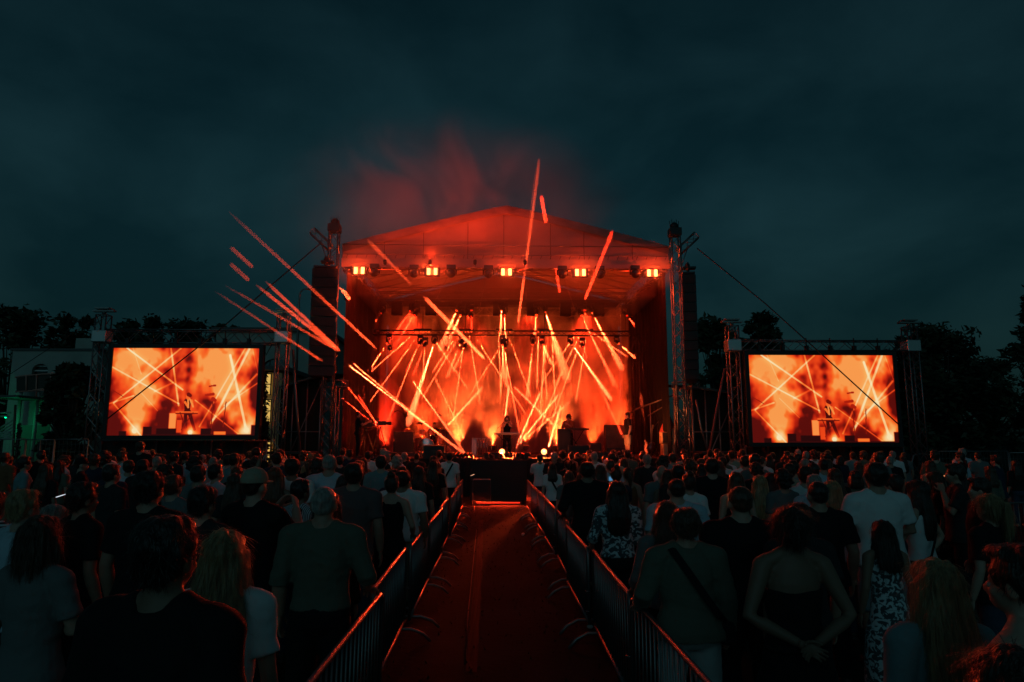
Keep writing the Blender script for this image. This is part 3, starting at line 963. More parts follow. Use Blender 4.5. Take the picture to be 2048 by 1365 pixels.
tree_px(1520, 622, 58, 105, 'pointed dark tree rising above the left end of the right screen', 8)
tree_px(1870, 652, 52, 200, 'large dark tree right of the right screen', 9, n=11000)
tree_px(1810, 670, 56, 110, 'dark tree just behind the right screen tower', 10)
tree_px(1960, 720, 60, 170, 'low dark tree toward the right edge below the open sky', 11)
tree_px(2085, 545, 44, 150, 'tall dark tree cut by the right edge with loose twigs', 12, n=3500)
tree_px(1480, 700, 70, 160, 'dark low tree behind the left tower of the right screen', 13)
tree_px(1700, 735, 74, 240, 'dark low tree behind the right screen', 14)
tree_px(-45, 690, 34, 80, 'dark tree at the left border before the pale building', 15, leaf=.24, n=9000)
tree_px(523, 742, 31, 62, 'small dark conifer against yellow light beside the left screen', 16, conifer=True, leaf=.13, n=3400, trunk=.1)
tree_px(40, 845, 42, 10, 'thin young tree by the green pavilion', 17, leaf=.12, n=500, trunk=.05)

# ------------------------------------------------------------------ buildings on the left
PLASTER = mat('pale_plaster', (.36, .38, .34), .8, var=((.6, .6, .6), .8, 1.1))
ROOFG = mat('roof_sheet', (.08, .08, .08), .6)
Yb = 48.0
def wallbox(m, x0, x1, y0, y1, z0, z1):
    m.box(((x0 + x1) / 2, (y0 + y1) / 2, (z0 + z1) / 2), (x1 - x0, y1 - y0, z1 - z0))
t = thing('pale_building', 'pale plastered building with an arched window and a railed gallery at the left', 'building', (P(100, 870, Yb).x, Yb, 0)); org = t.location.copy()
x0, x1 = P(14, 870, Yb).x - .2, P(182, 870, Yb).x
zt = P(100, 702, Yb).z
axc, aw = P(80, 740, Yb).x, (P(96, 740, Yb).x - P(64, 740, Yb).x) / 2
az0, az1 = P(80, 752, Yb).z, P(80, 742, Yb).z
m = MB(org)
# facade with a real arched opening
vs = [(x0, Yb, 0), (x1, Yb, 0), (x1, Yb, zt), (x0, Yb, zt)]
ring = [(axc - aw, Yb, az0)] + [(axc - aw * math.cos(PI * k / 12), Yb, az1 + aw * .9 * math.sin(PI * k / 12)) for k in range(13)] + [(axc + aw, Yb, az0)]
bm = bmesh.new()
ov = [bm.verts.new(p) for p in vs]; iv = [bm.verts.new(p) for p in ring]
ed = [bm.edges.new((ov[i], ov[(i + 1) % 4])) for i in range(4)] + [bm.edges.new((iv[i], iv[(i + 1) % len(iv)])) for i in range(len(iv))]
bmesh.ops.triangle_fill(bm, use_beauty=True, edges=ed)
bm.verts.index_update()
m.add([v.co for v in bm.verts], [tuple(v.index for v in f.verts) for f in bm.faces]); bm.free()
wallbox(m, x0, x0 + .3, Yb + .01, Yb + 10, 0, zt); wallbox(m, x1 - .3, x1, Yb + .01, Yb + 10, 0, zt)
for i in range(len(ring) - 1):
    a, b = V(ring[i]), V(ring[i + 1]); m.add([a, b, b + V((0, .35, 0)), a + V((0, .35, 0))], [(0, 1, 2, 3)])
m.build('wall', PLASTER, t)
MB(org).box(((x0 + x1) / 2, Yb + 5, zt + .08), (x1 - x0 + .3, 10.2, .16)).build('roof', ROOFG, t)
m = MB(org); m.box((axc, Yb + .3, (az0 + az1) / 2 + .3), (2 * aw, .03, 2.2)); wn = m.build('window', mat('dark_glass', (.01, .015, .015), .1), t)
m = MB(org); m.box((axc, Yb + .26, az0 + .38), (2 * aw, .05, .09)); m.box((axc, Yb + .26, az0 + .7), (2 * aw, .05, .06)); m.build('glazing_bar', WHITE_PAINT, wn)
m = MB(org); m.box((P(150, 700, Yb).x + .4, Yb + 1, zt + .5), (1.3, 1.2, .9)); m.build('chimney', PLASTER, t)
t = thing('gallery', 'dark curved gallery with thin rails below the arched window', 'gallery', (P(70, 870, Yb - 2).x, Yb - 2, 0)); org = t.location.copy()
m = MB(org); r_ = MB(org); pts_t, pts_b = [], []
for k in range(13):
    u = k / 12; px = 33 + 84 * u
    d_ = 1.4 * (1 - (1 - u) ** 2)
    pts_t.append(P(px, 757 - 8 * u ** .5, Yb - 1 - d_)); pts_b.append(P(px, 784 - 4 * u, Yb - 1 - d_))
for i in range(12):
    m.add([pts_t[i], pts_t[i + 1], pts_b[i + 1], pts_b[i], *[p + V((0, .1, 0)) for p in (pts_t[i], pts_t[i + 1], pts_b[i + 1], pts_b[i])]], [(0, 3, 2, 1), (4, 5, 6, 7), (0, 1, 5, 4), (3, 7, 6, 2)])
m.build('parapet', mat('gallery_panel', (.06, .05, .04), .7), t)
r_.path([p + V((0, -.06, .05)) for p in pts_t], .05, 6); r_.path([p + V((0, -.06, 0)) for p in pts_b], .045, 6)
for k in (3, 6, 10): r_.path([pts_t[k] + V((0, -.08, .05)), pts_b[k] + V((0, -.08, -.5 if k == 6 else 0))], .045, 6)
r_.path([P(66, 781, Yb - 3), P(89, 778, Yb - 3)], .05, 6)
r_.build('rail', mat('pink_rail', (.6, .25, .2), .4), t)
m = MB(org)
for k in (1, 6, 11): m.tube(V((pts_b[k].x, pts_b[k].y + .1, 0)), pts_b[k] + V((0, .1, 0)), .12, 8)
m.build('column', PLASTER, t)
# hall behind the left screen, arched passage
Yh = 52.0
t = thing('hall', 'long pale hall with an arched passage between the left screen and the stage', 'building', (P(520, 870, Yh).x, Yh, 0)); org = t.location.copy()
m = MB(org)
xa, xb = P(186, 870, Yh).x, P(640, 870, Yh).x
zA, zB = P(300, 703, Yh).z, P(500, 664, Yh).z
xm = P(420, 870, Yh).x
cx, cw = P(552, 740, Yh).x, 1.1
bm = bmesh.new()
zi, zs = P(552, 748, Yh).z, P(552, 740, Yh).z
outer = [(xm, Yh, 0), (xb, Yh, 0), (xb, Yh, zB), (xm, Yh, zB)]
ring = [(cx - cw, Yh, zi)] + [(cx - cw * math.cos(PI * k / 12), Yh, zs + cw * .8 * math.sin(PI * k / 12)) for k in range(13)] + [(cx + cw, Yh, zi)]
ov = [bm.verts.new(p) for p in outer]; iv = [bm.verts.new(p) for p in ring]
ed = [bm.edges.new((ov[i], ov[(i + 1) % 4])) for i in range(4)] + [bm.edges.new((iv[i], iv[(i + 1) % len(iv)])) for i in range(len(iv))]
bmesh.ops.triangle_fill(bm, use_beauty=True, edges=ed); bm.verts.index_update()
m.add([v.co for v in bm.verts], [tuple(v.index for v in f.verts) for f in bm.faces]); bm.free()
wallbox(m, xa, xm, Yh + .02, Yh + 8, 0, zA); wallbox(m, xm, xm + .3, Yh + .02, Yh + 8, 0, zB); wallbox(m, xb - .3, xb, Yh + .02, Yh + 8, 0, zB)
m.build('wall', PLASTER, t)
m = MB(org); m.box(((xm + xb) / 2, Yh + 4, zB + .15), (xb - xm + .6, 8.6, .3)); m.box(((xa + xm) / 2, Yh + 4, zA + .1), (xm - xa, 8.4, .2)); m.build('roof', ROOFG, t)
m = MB(org); m.box((cx, Yh + .25, zi + .8), (2 * cw, .05, 2.2)); wn = m.build('window', MATS['dark_glass'], t)
m = MB(org)
for k in range(5): m.box((cx - cw + 2 * cw * k / 4, Yh + .2, zi + .9), (.05, .05, 2))
m.build('glazing_bar', BLACK, wn)
# low house with yellow lit windows behind the conifer
Yw = 40.0
t = thing('lit_house', 'low house with yellow lit windows glimpsed under and beside the left screen', 'house', (P(400, 900, Yw).x, Yw, 0)); org = t.location.copy()
LIT = mat('lit_window', (.2, .15, .05), emit=(.9, .55, .13), estr=.75)
m = MB(org); xa, xb = P(240, 900, Yw).x, P(556, 900, Yw).x
wallbox(m, xa, xb, Yw + .1, Yw + 6, 0, P(400, 745, Yw).z); m.build('wall', mat('ochre_wall', (.5, .38, .2), .8), t)
MB(org).box(((xa + xb) / 2, Yw + 3, P(400, 740, Yw).z + .1), (xb - xa + .5, 6.6, .25)).build('roof', ROOFG, t)
for (a_, b_, c_, d_, n1, n2) in ((297, 893, 318, 922, 2, 2), (470, 892, 500, 910, 4, 1), (500, 884, 541, 925, 5, 2), (519, 748, 541, 790, 2, 2), (519, 800, 541, 845, 2, 2)):
    A_, B_ = P(a_, b_, Yw), P(c_, d_, Yw)
    m = MB(org); m.box(((A_.x + B_.x) / 2, Yw + .03, (A_.z + B_.z) / 2), (B_.x - A_.x, .06, A_.z - B_.z)); wn = m.build('window', LIT, t)
    m = MB(org)
    for k in range(n1 + 1): m.box((A_.x + (B_.x - A_.x) * k / n1, Yw - .03, (A_.z + B_.z) / 2), (.06, .05, A_.z - B_.z + .06))
    for k in range(n2 + 1): m.box(((A_.x + B_.x) / 2, Yw - .034, B_.z + (A_.z - B_.z) * k / n2), (B_.x - A_.x, .05, .06))
    m.build('frame', mat('window_frame', (.03, .03, .02), .6), wn)
l = bpy.data.lights.new('window_light', 'AREA'); l.shape = 'RECTANGLE'; l.size = 1.2; l.size_y = 1.2; l.energy = 25; l.color = (1, .7, .25)
lo = bpy.data.objects.new('window_light', l); COL.objects.link(lo); lo.location = P(512, 800, Yw - .2); lo.rotation_euler = look((.1, -1, -.1))

# green lit pavilion at the left border
Yp = 44.0
t = thing('pavilion', 'slatted pavilion lit green inside at the left border', 'pavilion', (P(10, 880, Yp).x, Yp, 0)); org = t.location.copy()
for k, (pxa, pya, pxb, pyb) in enumerate([(0, 805, 12, 808), (0, 826, 22, 826), (0, 833, 18, 833)] + [(-6, 860 + 6 * i, 30, 838 + 7 * i) for i in range(5)] + [(0, 866 + 4 * i, 22, 864 + 4 * i) for i in range(4)]):
    MB(org).path([P(pxa, pya, Yp), P(pxb, pyb, Yp)], .05, 6).build('slat', mat('pavilion_slat', (.35, .5, .4), .6), t)
for px in (-22, 31):
    MB(org).tube(V((P(px, 880, Yp).x, Yp, 0)), P(px, 810, Yp), .07).build('post', WOOD, t)
MB(org).box((P(5, 800, Yp).x, Yp + 1.5, P(5, 800, Yp).z + .2), (2.4, 4, .14)).build('roof', ROOFG, t)
MB(org).box((P(5, 850, Yp).x, Yp + 3.0, 1.6), (2.4, .1, 3.0)).build('back_wall', mat('pavilion_wall', (.12, .14, .12), .8), t)
l = bpy.data.lights.new('green_lamp', 'POINT'); l.energy = 24; l.color = (0, 1, .35); l.shadow_soft_size = .1
lo = bpy.data.objects.new('green_lamp', l); COL.objects.link(lo); lo.location = P(10, 845, Yp + 1)
t = thing('ceiling_lamp', 'small green lamp inside the pavilion', 'lamp', lo.location + V((0, .0, .35)))
MB().lathe((0, 0, 0), [(.02, .2), (.12, .1), (.14, 0), (.05, -.03)], 'Z', 14).build('shade', DARK, t)
MB().ell((0, 0, -.04), (.06, .06, .05)).build('bulb', mat('green_glow', (0, .1, .03), emit=(0, 1, .35), estr=3), t)

# street lamp behind the left loudspeaker column
Yl = 42.0
p0, p1 = P(597, 700, Yl), P(598, 600, Yl)
t = thing('street_lamp', 'curved unlit street lamp behind the left loudspeaker column', 'street lamp', (p0.x, Yl, 0)); org = t.location.copy()
m = MB(org); m.path([(p0.x, Yl, 0), p1, P(600, 585, Yl), P(607, 579, Yl), P(622, 578, Yl)], [.09, .07, .06, .05, .05], 8); m.build('pole', STEEL, t)
m = MB(org); m.ell(P(626, 579, Yl), (.35, .14, .09)); m.build('lamp_head', STEEL, t)

# fence panels
def fence(pxa, pxb, pyt, Y, lab, posts):
    a, b = P(pxa, 930, Y), P(pxb, 930, Y); zt = P((pxa + pxb) / 2, pyt, Y).z
    t = thing('fence_panel', lab, 'fence', (a.x, Y, 0), 'temporary fence panels'); org = t.location.copy()
    m = MB(org)
    m.tube((a.x, Y, zt), (b.x, Y, zt), .02); m.tube((a.x, Y, .15), (b.x, Y, .15), .02)
    for k in range(posts): x = a.x + (b.x - a.x) * k / (posts - 1); m.tube((x, Y, .05), (x, Y, zt), .022)
    m.build('frame', STEEL, t)
    m = MB(org)
    nn = int((b.x - a.x) / .12)
    for k in range(nn): x = a.x + (b.x - a.x) * k / nn; m.tube((x, Y, .15), (x, Y, zt), .003, 4)
    for k in range(int(zt / .25)): m.tube((a.x, Y, .2 + k * .25), (b.x, Y, .2 + k * .25), .003, 4)
    m.build('wire_mesh', STEEL, t)
    for x in (a.x, b.x): MB(org).box((x, Y, .07), (.25, .6, .14), bev=.02).build('foot', mat('concrete', (.3, .3, .28), .9), t)
fence(-40, 46, 879, 22.5, 'wire fence panel at the left border of the crowd', 2)
fence(48, 104, 880, 22.8, 'wire fence panel between the left border and the screen tower', 3)
fence(106, 172, 879, 23.2, 'wire fence panel next to the left screen tower', 2)
fence(1880, 2018, 903, 23.5, 'wire fence panel right of the right screen tower', 2)
fence(2021, 2110, 906, 23.2, 'wire fence panel at the right border of the crowd', 2)
# ------------------------------------------------------------------ smoke on and above the stage
def smoke_box(name, c, size, m):
    b = MB(c).box(c, size).build(name, m)
    b.location = c
    return tag(b, kind='stuff')
smoke_box('stage_smoke', ((xl + xr) / 2, 35.1, 5.15), (xr - xl - 1.0, 2.9, 7.4),
          vol_mat('stage_smoke_volume', .60, (.40, .5, .32), .43, .64, .022, .1, distort=1.8))
smoke_box('upper_smoke', ((xl + xr) / 2, 29.6, 8.7), (xr - xl - 1.2, 4.6, 1.5), vol_mat('upper_smoke_volume', .11, aniso=.1))
def puff(name, px, py, Y, rad, dens, m_noise, fade_on=True):
    pc = P(px, py, Y)
    o = MB(pc).ell(pc, rad, None, 24, 14).build(name, vol_mat(name + '_volume', dens, m_noise, .34, .66, dens * .15, 0, fade=tuple(1 / r for r in rad), distort=1.0))
    o.location = pc
    return tag(o, kind='stuff')
puff('smoke_plume', 890, 418, 23.3, (7.2, .85, 4.2), .20, (.36, .4, .30))
# ------------------------------------------------------------------ lights
ORANGE, RED, AMBER = (1, .050, .007), (1, .020, .004), (1, .092, .015)
BEAM_VOL = vol_mat('beam_haze', .22, aniso=0)
def lens_mat(c, s):
    return mat('lens_%d_%d' % (int(c[1] * 1000), int(s * 10)), (.1, .05, .03), .2, emit=c, estr=s)
def frame_of(d):
    z = V(d).normalized(); x = z.orthogonal().normalized(); y = z.cross(x)
    return Matrix((x, y, z)).transposed()
def add_light(name, kind, loc, d, energy, col, parent=None, **k):
    l = bpy.data.lights.new(name, kind); l.energy = energy; l.color = col
    for a, v in k.items(): setattr(l, a, v)
    o = bpy.data.objects.new(name, l); COL.objects.link(o)
    if parent is not None:
        o.parent = parent; loc = V(loc) - parent.location
    o.location = loc; o.rotation_euler = look(d)
    return o
def beam_part(root, a, b, ra, rb, Lum, col, name='light_beam', dens=.22, lamp=None, r0=None):
    org = root.location
    d = (b - a).normalized(); r0 = r0 or ra
    k0 = 1.0 if lamp is None or lamp is a else .45
    m = MB(org); m.path([a, a.lerp(b, .05), a.lerp(b, .86), a.lerp(b, .95), b], [ra * k0 * 1.15, (ra * .95 + rb * .05) * 1.2, (ra * .14 + rb * .86) * 1.2, (ra * .05 + rb * .95) * .95, rb * .45], 14)
    shaft = m.build(name, BEAM_VOL, root)
    src = a if lamp is None else lamp
    D = (b - src).length
    half = max(.0075, rb / D)
    Dm = D * (.6 if lamp is None or a is lamp else .9); rho = half * Dm
    col = {ORANGE: (1, .072, .018), RED: (1, .03, .008), AMBER: (1, .105, .03)}[col]
    en = Lum * 158 * Dm * Dm / (1.57 * dens * rho) * BEAM_GAIN
    PAIRS.append((shaft, None)); PAIRS[-1] = (shaft, add_light(name + '_lamp', 'SPOT', src + d * .004, d, en, col, root, spot_size=2 * half * 1.25, spot_blend=.6, shadow_soft_size=.008))
BEAM_GAIN = 9.0
PAIRS = []
def moving_head(a, b, ra, rb, Lum, col, lab, group, mount=1, scale=1.0, seg=None, r0=None):
    """moving head: base on its truss or floor, yoke, round head, bright lens, and its shaft of light where the haze hangs"""
    d = (b - a).normalized()
    r0 = r0 or ra
    hr = max(.11, r0 * 1.5) * scale; hl = .26 * scale
    c = a - d * hl * .9
    t = thing('moving_head_light', lab, 'stage light', c + V((0, 0, mount * .34 * scale)), group)
    org = t.location.copy()
    MB(org).box(org, (.34 * scale, .26 * scale, .16 * scale), bev=.02).build('base', DARK, t)
    q = mount * .26 * scale; e = hr + .03
    MB(org).path([c + V((-e, 0, -.03 * mount)), c + V((-e, 0, q * .8)), c + V((-e * .7, 0, q)), c + V((e * .7, 0, q)), c + V((e, 0, q * .8)), c + V((e, 0, -.03 * mount))], .03, 8).build('yoke', DARK, t)
    MB(org).lathe(a - d * .012, [(r0 * 1.02 + .012, 0), (hr, -.03), (hr * 1.02, -hl * .7), (hr * .75, -hl * 1.4), (hr * .4, -hl * 1.55)], frame_of(d), 18).build('head', DARK, t)
    MB(org).lathe(a - d * .010, [(r0 * .98, 0), (r0 * .98, .006)], frame_of(d), 18).build('lens', lens_mat(col, 2.2 if Lum > .3 else 1.0), t)
    beam_part(t, seg or a, b, ra, rb, Lum, col, lamp=a, r0=r0)
    return t
def px_r(w_, Y): return max(.012, w_ / 2 * Y / F)

G_REAR = 'beam lights on the rear truss'; G_MID = 'beam lights on the middle stands'; G_UP = 'up-tilted beam lights'
# (ax, ay, Ya, bx, by, Yb, wa, wb, lum, colour, row label)
rear = [(820, 623, 774, 692, 4, 8, .45, RED), (829, 631, 789, 692, 4, 8, .5, RED), (913, 622, 879, 702, 5, 14, .9, ORANGE), (921, 631, 893, 692, 4, 10, .8, ORANGE),
        (1003, 622, 1000, 694, 4, 9, .9, ORANGE), (1009, 631, 1011, 705, 4, 9, .8, ORANGE), (1073, 631, 1067, 692, 6, 9, .7, ORANGE), (1091, 625, 1136, 765, 4, 22, .9, ORANGE),
        (1163, 632, 1233, 776, 7, 9, .5, ORANGE), (1184, 626, 1246, 742, 4, 13, .9, ORANGE), (1254, 632, 1286, 671, 5, 9, .3, RED), (762, 627, 738, 662, 3, 5, .25, RED), (942, 633, 944, 660, 3, 4, .2, RED)]
dirs = lambda ax, bx: 'straight down' if abs(ax - bx) < 12 else ('down to the left' if bx < ax else 'down to the right')
YR = 33.5
order = sorted(range(len(rear)), key=lambda i: rear[i][0])
for n_i, i in enumerate(order):
    ax, ay, bx, by, wa, wb, lum, col = rear[i]
    moving_head(P(ax, ay, YR), P(bx, by, YR - 1.2), px_r(wa, YR), px_r(wb, YR), lum, col,
                f'{ordinal(n_i + 1)} beam light from the left on the rear truss, shining {dirs(ax, bx)}', G_REAR, 1)
mid = [(774, 688, 700, 800, 6, 8, .6, ORANGE), (867, 690, 815, 853, 7, 15, .95, AMBER), (920, 690, 893, 757, 4, 8, .35, ORANGE), (928, 697, 905, 745, 3, 6, .35, ORANGE),
       (1005, 690, 1008, 760, 4, 8, .7, ORANGE), (1011, 697, 1014, 775, 4, 7, .6, ORANGE), (1065, 690, 1054, 800, 5, 9, .7, ORANGE), (1086, 690, 1104, 730, 4, 8, .5, ORANGE),
       (1145, 690, 1224, 802, 5, 9, 1.0, AMBER), (1238, 688, 1271, 717, 5, 7, .7, ORANGE), (838, 690, 812, 745, 3, 7, .25, RED), (848, 695, 826, 752, 3, 6, .25, RED), (1166, 694, 1174, 720, 3, 4, .3, RED)]
YM = 32.6
order = sorted(range(len(mid)), key=lambda i: mid[i][0])
for n_i, i in enumerate(order):
    ax, ay, bx, by, wa, wb, lum, col = mid[i]
    moving_head(P(ax, ay, YM), P(bx, by, YM - .8), px_r(wa, YM), px_r(wb, YM), lum, col,
                f'{ordinal(n_i + 1)} beam light from the left on the middle pipe, shining {dirs(ax, bx)}', G_MID, 1, .8)
# pipes that carry the middle and laser rows
a, b = P(720, 668, YM), P(1260, 668, YM)
t = thing('lighting_truss', 'thin dark truss across the middle of the stage carrying two rows of beam lights', 'truss', a); org = a.copy()
zt_ = P(1000, 683, YM).z + .28
m = MB(org); m.truss((a.x, YM, zt_ + .12), (b.x, YM, zt_ + .12), .22, .018, .3); m.build('lattice', BLACK, t)
m = MB(org)
for x in (a.x + .2, b.x - .2): m.tube((x, YM, zt_ + .2), (x, YM, ZV + .3), .008)
m.build('hanging_wire', CABLE, t)
a, b = P(690, 598, YR), P(1300, 598, YR)
t = thing('lighting_truss', 'dark lattice truss along the rear of the stage under the roof', 'truss', a); org = a.copy()
m = MB(org); zz = P(1000, 608, YR).z + .35; m.truss((a.x, YR, zz), (b.x, YR, zz), .4, .026, .5); m.build('lattice', BLACK, t)
for k in range(9):
    x = a.x + (b.x - a.x) * (k + .5) / 9; MB(org).box((x, YR + .35, zz - .55), (.55, .2, .7), bev=.03).build('dark_panel', CLOTH_BLACK, t)
# laser bars: five eyes each
fans = [([832, 842, 847, 852, 858], [(709, 773), (721, 830), (772, 850), (843, 790), (938, 782)]),
        ([918, 924, 931, 937, 943], [(865, 745), (842, 800), (905, 846), (962, 815), (1058, 838)]),
        ([997, 1002, 1009, 1014, 1020], [(1002, 790), (1040, 872), (1000, 800), (1064, 800), (940, 790)]),
        ([1077, 1084, 1090, 1096, 1103], [(1074, 775), (1094, 800), (1079, 850), (1082, 800), (1112, 832)]),
        ([1156, 1163, 1169, 1175, 1182], [(1082, 768), (1108, 775), (1099, 852), (1151, 806), (1254, 714)])]
YL = 33.6
for k, (xs_, tg) in enumerate(fans):
    c0, c1 = P(xs_[0] - 3, 662, YL), P(xs_[-1] + 3, 662, YL)
    t = thing('laser_bar', f'{ordinal(k + 1)} five-eyed bar of thin beams from the left under the roof', 'stage light', (c0 + c1) / 2, 'five-eyed beam bars'); org = t.location.copy()
    m = MB(org); m.box((c0 + c1) / 2 + V((0, .10, .05)), (c1.x - c0.x + .1, .14, .14), bev=.02); m.tube((c0 + c1) / 2 + V((0, .1, .1)), (c0 + c1) / 2 + V((0, .1, 1.0)), .02); m.build('housing', DARK, t)
    for j, x in enumerate(xs_):
        a = P(x, 664, YL); b = P(*tg[j], YL - 1.6)
        m = MB(org); m.ell(a + V((0, .02, 0)), (.035, .035, .035)); m.build('lens', lens_mat(AMBER, 2.5), t)
        d = (b - a).normalized()
        beam_part(t, a + d * .04, b, .024, .036, .8, ORANGE)
# beams thrown from the stage floor, seen only where haze hangs in them: (lamp px, lamp Y, start px, end px, end Y, widths, ...)
def to_pixel(p):
    q = CM.transposed() @ (p - EYE)
    return 1024 + F * q.x / -q.z, 682.5 - F * q.y / -q.z
def cast(lx, ly, Yl_, ax, ay, bx, by, Yb_, wa, wb, lum, col, lab, group, mount=-1):
    A, B = P(lx, ly, Yl_), P(bx, by, Yb_)
    lo, hi = 0.0, 1.0
    for _ in range(40):
        mid_ = (lo + hi) / 2; q = to_pixel(A.lerp(B, mid_))
        if abs(q[1] - ly) < abs(ay - ly): lo = mid_
        else: hi = mid_
    Sg = A.lerp(B, lo)
    ra, rb = px_r(wa, Sg.y), px_r(wb, Yb_)
    moving_head(A, B, ra, rb, lum, col, 'stage light sending the ' + lab, group, mount, .5, seg=Sg if lo > .03 else None, r0=min(ra, .06))
up = [(1154, 26.45, 970, 718, 848, 594, 26.6, 6, 8, .85, 'wide amber beam rising left across the middle of the stage', ORANGE),
      (1152, 26.08, 825, 571, 735, 480, 25.75, 4, 8, 0.1, 'amber beam rising left across the gable sheet', ORANGE),
      (921, 26.08, 700, 600, 655, 538, 25.2, 9, 8, .8, 'short thick beam beside the left roof tower', ORANGE),
      (1003, 26.08, 1037, 645, 1078, 318, 25.5, 8, 9, 0.42, 'tall beam rising steeply above the right half of the roof', ORANGE),
      (1174, 26.08, 1092, 446, 1082, 390, 25.5, 8, 6, .5, 'short beam above the roof beside the tall beam', RED),
      (1046, 26.08, 1166, 600, 1226, 460, 24.3, 6, 8, .4, 'red beam rising right across the right half of the gable', RED),
      (1168, 26.3, 1118, 586, 1111, 530, 26.5, 5, 6, .3, 'faint short red beam under the roof right of the middle', RED),
      (978, 26.08, 755, 698, 458, 424, 24.85, 5, 6, 0.14, 'longest beam, slanting up to the left past the loudspeaker column', ORANGE),
      (927, 26.08, 650, 724, 430, 583, 22.6, 4, 4, 0.13, 'lowest of the beams slanting up left over the left screen', ORANGE),
      (1032, 26.08, 682, 704, 450, 571, 22.8, 5, 4, 0.12, 'beam slanting up left just above the lowest one', ORANGE),
      (936, 26.08, 672, 697, 512, 570, 23.4, 6, 6, 0.17, 'bright thick beam slanting up left in front of the street lamp', ORANGE),
      (900, 26.08, 684, 702, 531, 563, 23.6, 5, 6, 0.15, 'bright thick beam slanting up left, the upper of two close ones', ORANGE),
      (912, 26.08, 506, 536, 460, 494, 23.2, 7, 8, 0.04, 'upper faint scrap of beam in the sky left of the stage', ORANGE),
      (880, 26.08, 500, 562, 460, 527, 23.2, 7, 7, 0.035, 'lower faint scrap of beam in the sky left of the stage', ORANGE)]
for (lx, Yl_, ax, ay, bx, by, Yb_, wa, wb, lum, lab, col) in up:
    cast(lx, 907, Yl_, ax, ay, bx, by, Yb_, wa, wb, lum, col, lab, G_UP)
G_X = 'crossing beam lights'
down = [(674, 713, 26.6, 697, 731, 937, 914, 28.4, 4, 6, .8, AMBER, 'long amber beam from the left tower to the footlights', 1), (674, 700, 26.7, 708, 728, 862, 858, 29, 4, 5, .5, ORANGE, 'amber beam from the left tower to the drums', 1),
        (672, 745, 26.6, 676, 748, 785, 886, 27.6, 3, 4, .5, RED, 'red beam along the left edge to the floor', 1), (672, 787, 26.6, 676, 790, 792, 884, 27.4, 3, 4, .3, RED, 'low red beam along the left edge', 1),
        (782, 702, 32.4, 826, 763, 936, 915, 29.6, 3, 4, .7, AMBER, 'thin amber beam left of the middle', 1), (676, 690, 26.8, 836, 778, 988, 864, 30.0, 3, 3, .5, ORANGE, 'thin flat beam toward the singer', 1),
        (847, 905, 30.2, 896, 851, 966, 774, 30, 4, 5, .6, AMBER, 'beam rising right from the drums', -1), (1164, 906, 29.4, 1112, 856, 1027, 773, 29, 3, 4, .6, AMBER, 'beam slanting left over the singer', -1),
        (1027, 906, 28.6, 1033, 893, 1081, 784, 28.2, 3, 5, .8, AMBER, 'left one of the three beams fanning right of the singer', -1), (1024, 905, 28.9, 1030, 898, 1119, 788, 28.4, 3, 5, .75, AMBER, 'middle one of the three beams fanning right of the singer', -1),
        (1018, 905, 28.4, 1040, 889, 1145, 800, 28.0, 3, 3, .6, AMBER, 'lowest of the three beams fanning right of the singer', -1), (1093, 907, 28.4, 1095, 900, 1122, 811, 28, 3, 5, .8, AMBER, 'steep beam above the right footlight', -1),
        (1002, 906, 31.4, 1009, 848, 1018, 771, 31.2, 4, 5, .8, AMBER, 'upright beam above the singer', -1), (934, 906, 29, 880, 868, 808, 818, 29, 3, 4, .4, ORANGE, 'beam slanting left over the drums', -1),
        (1262, 906, 29.0, 1250, 888, 1196, 770, 28.8, 3, 4, .4, RED, 'thin red beam rising left from the man in pale shorts', -1), (1060, 906, 29.6, 1072, 880, 1130, 730, 29.2, 3, 4, .5, ORANGE, 'long thin beam rising right from the middle of the stage', -1),
        (942, 906, 29.8, 930, 880, 868, 752, 29.5, 3, 4, .45, ORANGE, 'long thin beam rising left behind the low table', -1), (1290, 640, 33.2, 1292, 650, 1215, 800, 32.0, 3, 5, .4, RED, 'red beam falling left from the right end of the rear truss', 1),
        (720, 640, 33.2, 722, 650, 800, 792, 32.0, 3, 5, .4, RED, 'red beam falling right from the left end of the rear truss', 1), (790, 906, 29.2, 780, 890, 716, 790, 28.8, 3, 4, .35, RED, 'thin red beam rising left from the dark cabinet', -1),
        (1334, 903, 28, 1318, 850, 1296, 778, 28, 3, 3, .35, RED, 'thin red beam by the right curtain', -1)]
for (lx, ly, Yl_, ax, ay, bx, by, Yb_, wa, wb, lum, col, lab, mt_) in down:
    cast(lx, ly, Yl_, ax, ay, bx, by, Yb_, wa, wb, lum, col, lab, G_X, mt_)

